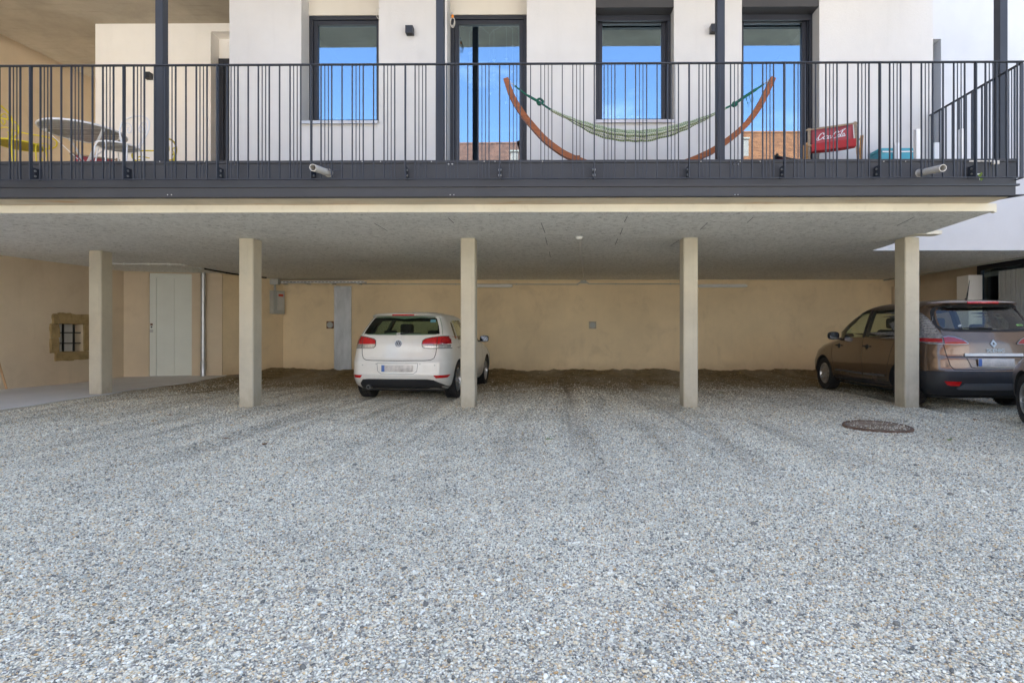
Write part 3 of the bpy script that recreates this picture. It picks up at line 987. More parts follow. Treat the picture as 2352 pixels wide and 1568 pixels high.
MB().box(9.2, 9.23, 9.9, 11.5, -.1, 2.42).build('board', M['grey_plastic'], RB)
for k in range(26):
    y = 9.93 + k * .0605
    MB().box(9.175, 9.2, y, y + .035, -.1, 2.42).build('rib', M['grey_plastic'], RB)
MB().box(9.165, 9.2, 10.32, 10.42, 2.15, 2.19).build('hinge', M['black'], RB)

# ------------------------------------------------------------------ houses across the yard (mirrored in the panes)
def tile_mat(name, a, bcol):
    g = NG(name)
    v = g.coord((1, 1, 1), True)
    n = g.noise(v, 4.5, 6, .7)
    vo = g.n('TexVoronoi', None, Vector=g.coord((5.5, 3.2, 3.2), True), Scale=1.0).outputs['Color']
    r = g.n('SeparateColor', None, Color=vo).outputs[0]
    c = g.mix(a, bcol, g.math('MULTIPLY_ADD', r, .7, g.math('MULTIPLY', n, .4)))
    g.bsdf(Base_Color=c, Roughness=.85, Specular_IOR_Level=.2)
    return g.mat
M['tile_a'] = tile_mat('clay_tiles', (.26, .12, .075), (.13, .065, .045))
M['tile_b'] = tile_mat('orange_tiles', (.34, .135, .055), (.19, .075, .035))
M['chimney'] = pbr('chimney_render', (.36, .28, .22), .9)
def house(name, label, x0, x1, ye, ze, yr, zr, tm, chim):
    H = thing(name, label, 'building', ((x0 + x1) / 2, ye, 0))
    MB().box(x0, x1, yr * 2 - ye + .5, ye - .5, 0, ze + .1).build('wall', M['wing_plaster'], H)
    rows = 34
    b = MB()
    for side in (1, -1):
        for i in range(rows):
            t0, t1 = i / rows, (i + 1) / rows
            def pt(t, lift):
                y = ye + (yr - ye) * t if side == 1 else (2 * yr - ye) + (ye - yr) * t
                return y, ze + (zr - ze) * t + lift
            ya, za = pt(t0 - .006, .085); yb, zb = pt(t1, .012); yc, zc = pt(t0 - .006, -.02)
            b.add([(x0 - .3, ya, za), (x1 + .3, ya, za), (x1 + .3, yb, zb), (x0 - .3, yb, zb), (x0 - .3, yc, zc), (x1 + .3, yc, zc)], [(0, 1, 2, 3), (4, 5, 1, 0)])
    rf = b.build('roof', tm, H)
    MB().tube([(x0 - .3, yr, zr + .02), (x1 + .3, yr, zr + .02)], .12, 8).build('ridge', tm, rf)
    for (cx, t, hh) in chim:
        y = ye + (yr - ye) * t; z = ze + (zr - ze) * t
        MB().box(cx - .22, cx + .22, y - .22, y + .22, z - .6, z + hh * .7).build('chimney', M['chimney'], rf)
        MB().box(cx - .27, cx + .27, y - .27, y + .27, z + hh * .7, z + hh * .7 + .08).build('chimney_cap', M['concrete_raw'], rf)
    for k in range(int((x1 - x0) // 2.6)):
        xx = x0 + 1.3 + k * 2.6
        for zz in (1.0, 4.0, 6.3):
            w_ = MB().box(xx - .5, xx + .5, ye - .52, ye - .46, zz, zz + 1.4).build('window', M['white_plastic'], H)
            MB().box(xx - .43, xx + .43, ye - .462, ye - .452, zz + .07, zz + 1.33).build('pane', M['frame'], w_)
    return H
# eave / ridge heights follow from where the ridges show in the panes
house('tiled_house', 'white house with a brown red tiled roof mirrored in the glass door', -13, 1.2, -13.5, 8.6, -18.2, 12.9, M['tile_a'], [(-2.6, .55, 1.0), (-7.5, .5, 1.2)])
house('tiled_house', 'white house with a bright orange tiled roof mirrored in the right door', 1.9, 17, -12.6, 8.6, -17.2, 13.15, M['tile_b'], [(4.6, .5, 1.0), (11, .6, 1.1)])

# ------------------------------------------------------------------ balcony railing
RAIL_X1 = PX(2351, Y_RAIL)
ZR_T, ZR_B = PZ(146.5, Y_RAIL), PZ(410, Y_RAIL)
RAIL = thing('balcony_railing', 'dark steel balcony railing with grouped thin bars along the front edge', 'railing', (0, Y_RAIL, ZR_B))
MB().bbox(-10.1, RAIL_X1, Y_RAIL - .02, Y_RAIL + .02, ZR_T - .008, ZR_T + .004, .003).build('top_rail', M['steel'], RAIL)
MB().bbox(-10.1, RAIL_X1, Y_RAIL - .012, Y_RAIL + .012, ZR_B - .006, ZR_B + .004, .002).build('bottom_rail', M['steel'], RAIL)
hb = ZR_T - ZR_B
def barmesh(nm, wx, wy, h, z0=0.0):
    return MB().box(-wx / 2, wx / 2, -wy / 2, wy / 2, z0, z0 + h).mesh(nm, M['steel'])
me_thick = barmesh('baluster', .010, .018, hb - .013)
me_thin = barmesh('thin_baluster', .008, .008, hb - .013)
me_short = barmesh('thin_baluster_short', .008, .008, ZR_T - PZ(389, Y_RAIL) - .01, PZ(389, Y_RAIL) - ZR_B)
me_post = barmesh('rail_post', .012, .040, hb + .0)
br = MB(); br.box(-.006, .006, .022, Y_BEAM - Y_RAIL + .001, .015, .145)
me_br = br.mesh('bracket', M['steel'])
bo = MB()
for z in (.05, .11):
    bo.lathe([(.0, -.018), (.013, -.016), (.013, .016), (0, .018)], 8, Matrix.Translation((0, .045, z)) @ Matrix.Rotation(R(90), 4, 'Y'), caps=False)
me_bb = bo.mesh('bracket_bolt', M['galv'], smooth=True)
SP = PX(931, Y_RAIL) - PX(715, Y_RAIL)
xp0 = PX(715, Y_RAIL)
offs = [(72, 1), (100, 0), (126, 0), (151, 1), (227, 1), (302, 1), (330, 0), (356, 0), (383, 1), (459, 1), (536, 1), (563, 0), (589, 0), (615, 1)]
sp1, sp2 = PX(757, Y_RAIL), PX(2135, Y_RAIL)
for k in range(-7, 8):
    xk = xp0 + k * SP
    if -9.9 < xk < RAIL_X1 - .05:
        po = link('rail_post', me_post, RAIL, (xk, 0, 0))
        bk = link('bracket', me_br, po)
        link('bolt', me_bb, po)
    for (o, thick) in offs:
        xx = xk + SP * o / 693.0
        if -9.9 < xx < RAIL_X1 - .03:
            if not thick and (abs(xx - sp1) < .09 or abs(xx - sp2) < .09):
                link('baluster', me_short, RAIL, (xx, 0, 0.004))
            else:
                link('baluster', me_thick if thick else me_thin, RAIL, (xx, 0, 0.004))
for sp in (sp1, sp2):
    z = PZ(389, Y_RAIL)
    MB().box(sp - .125, sp + .125, Y_RAIL - .005, Y_RAIL + .005, z - .008, z).build('cross_bar', M['steel'], RAIL)
# side return at the right end
RAIL2 = thing('side_railing', 'short steel side railing returning from the front corner to the wall', 'railing', (RAIL_X1, 7.0, ZR_B))
MB().bbox(RAIL_X1 - .02, RAIL_X1 + .02, Y_RAIL + .021, Y_WALL - .01, ZR_T - .008, ZR_T + .004, .003).build('top_rail', M['steel'], RAIL2)
MB().bbox(RAIL_X1 - .012, RAIL_X1 + .012, Y_RAIL + .013, Y_WALL - .01, ZR_B - .006, ZR_B + .004, .002).build('bottom_rail', M['steel'], RAIL2)
me_flat = MB().box(-.009, .009, -.005, .005, 0, hb - .013).mesh('baluster', M['steel'])
me_thin2 = MB().box(-.004, .004, -.004, .004, 0, hb - .013).mesh('baluster', M['steel'])
for i, (dy, t) in enumerate([(.02, 2), (.12, 1), (.16, 0), (.20, 0), (.24, 1), (.36, 1), (.48, 1), (.52, 0), (.56, 0), (.60, 1), (.74, 2), (.86, 1), (.90, 0), (.94, 0), (.98, 1), (1.1, 1), (1.22, 1), (1.26, 0), (1.30, 0), (1.34, 1), (1.48, 2)]):
    if t == 2:
        MB().box(RAIL_X1 - .02, RAIL_X1 + .02, Y_RAIL + dy, Y_RAIL + dy + .012, ZR_B - .002, ZR_T - .008).build('rail_post', M['steel'], RAIL2)
    else:
        link('baluster', me_flat if t else me_thin2, RAIL2, (0, Y_RAIL + dy - 7.0, .004))

# drain spouts through the beam
def spout(px0, py0, px1, py1, ln, lab):
    base = P(px0, py0, Y_BEAM)
    tip = P(px1, py1, Y_BEAM - ln)
    T = thing('drain_spout', lab, 'pipe', base)
    d = (tip - base).normalized()
    r, ri = .038, .032
    q = d.to_track_quat('Z', 'Y').to_matrix().to_4x4()
    L = (tip - base).length
    bb = MB(); bb.lathe([(ri, -.02), (r, -.02), (r, L), (ri, L), (ri, -.02)], 20, Matrix.Translation(base) @ q, caps=False)
    bb.build('pipe', M['pvc'], T, smooth=True)
    bb = MB(); bb.lathe([(r + .001, -.004), (r + .008, -.004), (r + .008, .02), (r + .001, .022)], 20, Matrix.Translation(base) @ q, caps=False)
    bb.build('collar', M['pvc'], T, smooth=True)
spout(756, 398, 718.5, 385, .42, 'grey plastic drain spout sticking out left of the middle')
spout(2111, 398, 2166, 386, .42, 'grey plastic drain spout sticking out near the right end')

# ------------------------------------------------------------------ wall lamps
def wall_lamp(px, py, Y, lab, sz=.105):
    c = P(px, py, Y)
    T = thing('wall_lamp', lab, 'lamp', c, group='cube lamps on the balcony wall')
    x, y, z = c
    MB().bbox(x - sz / 2, x + sz / 2, y - sz, y - .012, z - sz / 2, z + sz / 2, .003).build('housing', M['frame'], T)
    MB().box(x - sz / 2 + .012, x + sz / 2 - .012, y - .0125, y, z - sz / 2 + .012, z + sz / 2 - .012).build('back_plate', M['frame'], T)
    MB().box(x - sz / 2 + .015, x + sz / 2 - .015, y - sz + .015, y - .03, z - sz / 2 - .003, z - sz / 2 + .002).build('lens', M['black'], T)
wall_lamp(943.5, 76, Y_WALL, 'small black cube lamp between the first window and the star door')
wall_lamp(1637.5, 72.5, Y_WALL, 'small black cube lamp right of the hammock window beside a post')
wall_lamp(346, 178, Y_LOG, 'small black cube lamp on the recessed loggia wall behind the post')

# ------------------------------------------------------------------ small services under the soffit
T = thing('ceiling_sensor', 'round white sensor on the soffit with a conduit running back', 'sensor', P(1330, 547, 8.45))
c = P(1330, 546, 8.45); c.z = Z_SOF
MB().lathe([(0, 0), (.056, 0), (.056, -.012), (.05, -.026), (.036, -.04), (0, -.042)], 24, Matrix.Translation(c), caps=False).build('housing', M['white_plastic'], T, smooth=True)
e = Vector((PX(1342, Y_BACK - .02), Y_BACK - .02, Z_SOF - .008))
pts = [Vector((c.x + .02, c.y + .06, Z_SOF - .012))] + [c.lerp(e, t) + Vector((.01 * math.sin(t * 17), 0, 0)) for t in np.linspace(.06, 1, 14)]
for q in pts: q.z = Z_SOF - .012
b = MB(); b.tube(pts, .018, 8); b.build('conduit', M['white_plastic'], T, smooth=True)

def conduit(name, pts, r, lab, cat='conduit', mat='grey_plastic', clips=0):
    T = thing(name, lab, cat, pts[0])
    b = MB(); b.tube(pts, r, 8); b.build('pipe', M[mat], T, smooth=True)
    for k in range(clips):
        t = (k + .5) / clips * (len(pts) - 1)
        i = min(int(t), len(pts) - 2)
        q = Vector(pts[i]).lerp(Vector(pts[i + 1]), t - i)
        MB().box(q.x - .014, q.x + .014, q.y - r * 1.6, q.y + r * 1.6, q.z - r * 1.6, q.z + r * 1.6).build('clip', M[mat], T)
    return T
yb = Y_BACK - .016
conduit('wall_conduit', [P(838, 652, yb), P(1326, 653, yb), P(1334, 648, yb)], .012, 'thin grey conduit along the back wall left of the junction box', clips=7)
conduit('wall_conduit', [P(1347, 648, yb), P(1352, 652, yb), P(1602, 652, yb)], .012, 'thin grey conduit along the back wall right of the junction box', clips=4)
J = thing('junction_box', 'small grey junction box at the top of the back wall', 'box', P(1340, 646, yb))
q = P(1340, 647, yb)
MB().bbox(q.x - .08, q.x + .08, yb - .05, yb + .015, q.z - .045, q.z + .035, .006).build('cover', M['grey_plastic'], J)
def tube_light(px0, px1, lab):
    a, c = P(px0, 656.5, Y_BACK - .05), P(px1, 656.5, Y_BACK - .05)
    T = thing('tube_light', lab, 'lamp', (a.x, Y_BACK, a.z), group='tube lights on the back wall')
    MB().bbox(a.x, c.x, Y_BACK - .03, Y_BACK - .001, a.z - .03, a.z + .03, .005).build('housing', M['grey_plastic'], T)
    n = 10
    prof = [(0, 0), (.022, .012), (.042, .06), (.046, .12)]
    L = c.x - a.x
    full = prof + [(r, L - h) for r, h in prof[::-1]]
    b = MB(); b.lathe(full, 16, Matrix.Translation((a.x, Y_BACK - .065, a.z)) @ Matrix.Rotation(R(90), 4, 'Y') , caps=False)
    b.build('diffuser', M['white_plastic'], T, smooth=True)
tube_light(1062, 1177, 'unlit tube light on the back wall half hidden by the middle column')
tube_light(1602, 1717, 'unlit tube light on the back wall right of the third column')

def vent(px, py, lab):
    q = P(px, py, Y_BACK)
    T = thing('wall_vent', lab, 'vent', q, group='round vents in the back wall')
    MB().bbox(q.x - .1, q.x + .1, Y_BACK - .012, Y_BACK + .002, q.z - .1, q.z + .1, .004).build('plate', M['rust' if px < 1000 else 'concrete_raw'], T)
    Mx = Matrix.Translation((q.x, Y_BACK - .012, q.z)) @ Matrix.Rotation(R(90), 4, 'X')
    MB().lathe([(0, 0), (.082, 0), (.082, .02), (.066, .028), (.062, .012), (0, .012)], 24, Mx, caps=False).build('cap', M['grey_plastic'], T, smooth=True)
    MB().lathe([(0, .012), (.02, .012), (.018, .026), (0, .028)], 12, Mx, caps=False).build('knob', M['grey_plastic'], T, smooth=True)
vent(758.5, 746, 'round vent cap in a rusty frame beside the metal sheet')
vent(1361, 746.5, 'round vent cap alone in the middle of the back wall')

# galvanised cover sheet
T = thing('cover_sheet', 'tall galvanised metal sheet fixed upright on the back wall', 'metal sheet', P(787, 846, Y_BACK))
a, c = P(768, 848, Y_BACK), P(807.5, 657, Y_BACK)
MB().bbox(a.x, c.x, Y_BACK - .03, Y_BACK - .001, a.z - .1, c.z, .004).build('sheet', M['sheet'], T)
for (tx, tz) in ((.05, .05), (.95, .05), (.05, .5), (.95, .5), (.05, .97), (.95, .97)):
    q = Vector((a.x + (c.x - a.x) * tx, Y_BACK - .03, a.z + (c.z - a.z) * tz))
    link('screw', bolt_me, T, q - wloc(T))
# cable tray
T = thing('cable_tray', 'perforated metal cable tray under the soffit by the back wall', 'cable tray', P(650, 648, Y_BACK - .25))
a, c = P(640, 651, Y_BACK - .28), P(836, 651, Y_BACK - .28)
zt = Z_SOF - .10
tb = MB()
tb.box(a.x, c.x, Y_BACK - .28, Y_BACK - .27, zt, zt + .055); tb.box(a.x, c.x, Y_BACK - .06, Y_BACK - .05, zt, zt + .055); tb.box(a.x, c.x, Y_BACK - .27, Y_BACK - .06, zt, zt + .006)
tb.build('channel', M['galv'], T)
n = 24
for k in range(n):
    x = a.x + (k + .5) * (c.x - a.x) / n
    MB().box(x - .028, x + .028, Y_BACK - .2835, Y_BACK - .2795, zt + .02, zt + .034).build('slot', M['black'], T)
for k in (.05, .32, .62, .93):
    x = a.x + k * (c.x - a.x)
    MB().box(x - .02, x + .02, Y_BACK - .3, Y_BACK - .002, zt - .03, zt - .002).build('support', M['galv'], T)
for k in range(4):
    b = MB(); y = Y_BACK - .24 + k * .05
    b.tube([(a.x - 1.3 + .1 * k, y - .9, Z_SOF - .03), (a.x - .5, y - .3, Z_SOF - .05 - .01 * k), (a.x - .1, y, zt + .03), (a.x + .6, y, zt + .02)], .014, 7); b.build('cable', M['black' if k % 2 else 'grey_plastic'], T, smooth=True)
q = P(632, 652, Y_BACK - .35)
MB().bbox(q.x - .12, q.x + .10, q.y - .06, q.y + .08, Z_SOF - .15, Z_SOF - .004, .008).build('splice_box', M['grey_plastic'], T)

# fuse box on the angled wall
d1 = (Vector((*P2, 0)) - Vector((*P1, 0))).normalized()
n1 = Vector((d1.y, -d1.x, 0))
s0 = min((abs(PX(618, (Vector((*P1, 0)) + d1 * s).y) - (Vector((*P1, 0)) + d1 * s).x), s) for s in np.linspace(0, 1.8, 500))[1]
s1 = min((abs(PX(646, (Vector((*P1, 0)) + d1 * s).y) - (Vector((*P1, 0)) + d1 * s).x), s) for s in np.linspace(0, 1.8, 500))[1]
A0 = Vector((*P1, 0)) + d1 * (s0 + s1) / 2
Mf = Matrix.Translation(A0) @ Matrix((d1, -n1, Vector((0, 0, 1)))).transposed().to_4x4()
zb0, zb1 = PZ(721, A0.y, 630), PZ(668, A0.y, 630)
T = thing('fuse_box', 'grey electric fuse box with a red label on the angled wall', 'fuse box', A0 + Vector((0, 0, zb0)))
def fb(o0, o1, d0_, d1_, z0, z1, nm, mt, par):
    b = MB(); b.bbox(o0, o1, -d1_, -d0_, z0, z1, .004)
    b.v = [tuple(Mf @ Vector(v)) for v in b.v]
    return b.build(nm, mt, par)
M['box_door'] = pbr('box_door', (.54, .54, .51), .5)
M['red_label'] = pbr('red_label', (.55, .05, .02), .5)
bx = fb(-.18, .18, 0, .14, zb0, zb1, 'housing', M['grey_plastic'], T)
fb(-.06, .16, .141, .155, zb0 + .1, zb1 - .04, 'door', M['box_door'], T)
fb(-.03, .12, .156, .160, zb1 - .15, zb1 - .09, 'label', M['red_label'], T)
conduit('riser_cable', [A0 - d1 * .05 + n1 * .05 + Vector((0, 0, zb1)), A0 - d1 * .05 + n1 * .05 + Vector((0, 0, Z_SOF - .06))], .03, 'short cable riser between the fuse box and the tray')

# downpipe and conduit in the left corner
sd = s_at(470)
q = DP(sd, .10)
T = thing('downpipe', 'shiny galvanised downpipe beside the cellar door', 'pipe', q)
zgd = float(gz(q.x, q.y))
b = MB(); b.tube([q + Vector((0, 0, zgd - .05)), q + Vector((0, 0, Z_SOF + .0))], .052, 20); b.build('pipe', M['galv'], T, smooth=True)
for z in (.75, 2.2):
    b = MB(); b.lathe([(.053, -.02), (.06, -.02), (.06, .02), (.053, .02)], 20, Matrix.Translation(q + Vector((0, 0, z))), caps=False); b.build('clamp', M['galv'], T, smooth=True)
b = MB(); b.lathe([(.053, 0), (.064, 0), (.064, .35), (.053, .37)], 20, Matrix.Translation(q + Vector((0, 0, zgd))), caps=False); b.build('standpipe', M['galv'], T, smooth=True)
def sofp(px, py):
    Y = (Z_SOF - .02 - CAMH) * FPX / (CYP - py)
    return Vector((PX(px, Y), Y, Z_SOF - .015))
conduit('soffit_conduit', [sofp(255, 605), sofp(340, 606), sofp(412, 606.5), sofp(440, 612), sofp(468, 617)], .014, 'pale conduit fixed under the soffit above the cellar door', mat='white_plastic', clips=6)
conduit('cable_bundle', [sofp(468, 617), sofp(490, 621), sofp(530, 628), sofp(575, 634), sofp(612, 638)], .018, 'dark cable bundle under the soffit left of the tray', mat='black')

# broom stick leaning at the left edge
a = P(-30, 740, 9.2); c = P(15, 893, 9.35)
T = thing('broom_stick', 'wooden broom stick leaning at the left edge of the picture', 'stick', (c.x, c.y, c.z))
M['wood_pale'] = pbr('pale_wood', (.42, .24, .11), .6, 0, .25, 6, .1, 60, stretch=(8, 8, 1))
b = MB(); b.tube([a, c], .016, 10); b.build('handle', M['wood_pale'], T, smooth=True)

# manhole cover
q = P(2015, 981, 6.85)
Yc = CAMH * FPX / (981 - CYP)
mc = Vector((PX(2015, Yc), Yc, float(gz(PX(2015, Yc), Yc))))
T = thing('manhole_cover', 'round rusty iron manhole cover standing proud of the gravel', 'manhole cover', mc)
Mt = Matrix.Translation(mc + Vector((0, 0, 0))) @ Matrix.Rotation(R(1.5), 4, 'X')
M['manhole_ring'] = pbr('manhole_ring', (.16, .095, .06), .85, .2, .4, 9, .4, 60, dirt=(.30, .27, .23), dirt_amt=.6, dirt_s=7)
MB().lathe([(.378, -.1), (.378, .026), (.37, .032), (.345, .032), (.343, .018), (.33, .018)], 40, Mt, caps=False).build('ring', M['manhole_ring'], T, smooth=True)
MB().lathe([(0, .026), (.33, .026), (.338, .022), (.338, -.02)], 40, Mt, caps=False).build('lid', M['manhole'], T, smooth=True)
for k in range(-5, 6):
    L = math.sqrt(max(.31 ** 2 - (k * .055) ** 2, 0))
    b = MB(); b.box(-L, L, k * .055 - .011, k * .055 + .011, .026, .033); b.v = [tuple(Mt @ Vector(v)) for v in b.v]
    b.build('rib', M['manhole'], T)

# torn pale tape on the beam cap at the right end
T = thing('torn_tape', 'strip of torn pale tape on the beam cap at the right corner', 'tape', P(2262, 370, Y_BEAM - .014))
for k, (xa, xb, ya, yb) in enumerate([(2226, 2252, 368.5, 372), (2253, 2268, 369, 371.5), (2269, 2284, 368.5, 372.5)]):
    a, c = P(xa, yb, Y_BEAM - .013), P(xb, ya, Y_BEAM - .013)
    MB().box(a.x, c.x, Y_BEAM - .0165 - .003 * k, Y_BEAM - .0125, a.z, c.z).build('scrap', M['pvc'], T)
a = P(2283, 372, Y_BEAM - .03)
MB().bbox(a.x - .02, a.x + .05, Y_BEAM - .05, Y_BEAM - .013, a.z - .03, a.z + .012, .006).build('lump', M['pvc'], T)

# ------------------------------------------------------------------ cars
def car_paint(name, col, metal, rough, dirt, damt, flake=0.0):
    g = NG(name)
    v = g.coord()
    n = g.noise(v, 3.0, 8, .7, .4)
    z = g.n('SeparateXYZ', None, Vector=v).outputs['Z']
    low = g.math('SUBTRACT', 1.0, g.smooth(z, .15, .8))
    f = g.math('MULTIPLY', g.math('ADD', g.smooth(n, .45, .75), low), damt, clamp=True)
    c = g.mix(col, dirt, f)
    r = g.math('MULTIPLY_ADD', f, .35, rough)
    g.bsdf(Base_Color=c, Roughness=r, Metallic=metal, Coat_Weight=.8, Coat_Roughness=g.math('MULTIPLY_ADD', f, .25, .04))
    return g.mat
M['paint_white'] = car_paint('white_car_paint', (.72, .71, .67), 0, .30, (.50, .46, .39), .24)
M['paint_brown'] = car_paint('brown_car_paint', (.150, .097, .064), .65, .22, (.20, .155, .11), .14)
M['paint_taupe'] = car_paint('taupe_car_paint', (.24, .22, .20), .5, .32, (.26, .23, .19), .2)
M['rubber'] = pbr('tyre_rubber', (.018, .018, .019), .85, 0, .2, 6, .3, 60, dirt=(.11, .095, .075), dirt_amt=.45, dirt_s=7)
M['trim'] = pbr('black_trim', (.022, .023, .026), .6, 0, .15, 5, .05, 200, dirt=(.07, .065, .055), dirt_amt=.4)
M['trim_grey'] = pbr('grey_trim', (.10, .105, .115), .5, .2, .1, 5)
M['cabin'] = pbr('cabin_dark', (.016, .016, .018), .8, 0, .1)
M['seat'] = pbr('seat_cloth', (.022, .022, .024), .9, 0, .2, 20)
M['alloy'] = pbr('wheel_alloy', (.52, .52, .52), .35, .85, .1, 6, dirt=(.2, .18, .15), dirt_amt=.4)
M['chrome'] = pbr('chrome', (.25, .255, .27), .3, 1.0, .02, 4)
M['red_lens'] = pbr('red_lens', (.50, .010, .012), .16, 0, .25, 10, coat=1.0)
M['red_dark'] = pbr('dark_red_lens', (.30, .006, .010), .15, 0, .2, 10, coat=1.0)
M['clear_lens'] = pbr('clear_lens', (.50, .48, .45), .15, .35, .35, 40, coat=1.0)
M['smoke_lens'] = pbr('smoke_lens', (.27, .27, .285), .14, .3, .6, 30, coat=1.0)
M['plate'] = pbr('number_plate', (.60, .57, .54), .4, 0, .35, 9)
M['plate_blue'] = pbr('plate_band', (.08, .16, .42), .4)
M['car_glass'] = glass('tinted_car_glass', (.34, .47, .37), .015)
M['car_glass_clear'] = glass('car_glass', (.82, .90, .82), .03)
M['mirror'] = pbr('mirror_glass', (.10, .11, .13), .05, 1.0, .01)
M['under'] = pbr('underbody', (.02, .02, .02), .9)
M['sticker'] = pbr('blue_sticker', (.12, .30, .36), .5)
M['sticker_w'] = pbr('white_sticker', (.6, .62, .6), .5)
M['sticker_g'] = pbr('green_sticker', (.22, .42, .12), .5)

class CarBody:
    """horizontal slices: rows (z, y_rear, y_front, half width, corner x/y rear, corner x/y front, crown rear, crown front)"""
    def __init__(self, rows, k=.05):
        self.rows = np.array(rows, float)
        self.k = k
        self.ym = 2.0
        self.L = self.rows[:, 2].max()
    def at(self, z):
        r = self.rows
        return [np.interp(z, r[:, 0], r[:, i]) for i in range(1, r.shape[1])]
    def loop(self, z, inset=0.0, yfmax=None):
        yr, yf, w_, rxr, ryr, rxf, ryf, cr, cf = self.at(z)
        yr += inset; yf -= inset; w_ = max(w_ - inset, .03)
        if yfmax is not None: yf = min(yf, yfmax)
        rxr, rxf = min(rxr, w_ * .9), min(rxf, w_ * .9)
        Ln = max(yf - yr - cr - cf, .05)
        ryr, ryf = min(ryr, Ln * .45), min(ryf, Ln * .45)
        pts = []
        for t in np.linspace(0, 1, 10)[:-1]:
            x = t * (w_ - rxr)
            pts.append((x, yr + cr * (x / w_) ** 2))
        yb = yr + cr * ((w_ - rxr) / w_) ** 2
        for a in np.linspace(0, math.pi / 2, 9):
            pts.append((w_ - rxr + rxr * math.sin(a), yb + ryr * (1 - math.cos(a))))
        yfb = yf - cf * ((w_ - rxf) / w_) ** 2
        y0, y1 = yb + ryr, yfb - ryf
        for t in np.linspace(0, 1, 26)[1:-1]:
            pts.append((w_, y0 + (y1 - y0) * t))
        for a in np.linspace(math.pi / 2, 0, 9):
            pts.append((w_ - rxf + rxf * math.sin(a), yfb - ryf * (1 - math.cos(a))))
        for t in np.linspace(1, 0, 10)[1:]:
            x = t * (w_ - rxf)
            pts.append((x, yf - cf * (x / w_) ** 2))
        H = self.L / 2
        out = []
        for x, y in pts:
            q = (y - H) / H
            out.append((x * (1 - self.k * q * q), y))
        full = out + [(-x, y) for x, y in out[-2:0:-1]]
        return full
    def solid(self, zs, inset=0.0, yfmax=None):
        b = MB()
        n = None
        vs, fs = [], []
        for z in zs:
            lp = self.loop(z, inset, yfmax)
            n = len(lp)
            vs += [(x, y, z) for x, y in lp]
        for i in range(len(zs) - 1):
            for j in range(n):
                fs.append((i * n + j, i * n + (j + 1) % n, (i + 1) * n + (j + 1) % n, (i + 1) * n + j))
        fs.append(list(range(n))[::-1])
        m = len(zs) - 1
        # domed cap
        lp = vs[m * n:]
        cy = sum(p[1] for p in lp) / n
        cz = lp[0][2]
        ring = m * n
        for f_, dz in ((.66, .012), (.33, .019)):
            st = len(vs)
            vs += [(p[0] * f_, cy + (p[1] - cy) * f_, cz + dz) for p in lp]
            for j in range(n):
                fs.append((ring + j, ring + (j + 1) % n, st + (j + 1) % n, st + j))
            ring = st
        vs.append((0, cy, cz + .021))
        for j in range(n):
            fs.append((ring + j, ring + (j + 1) % n, len(vs) - 1))
        b.add(vs, fs)
        return b

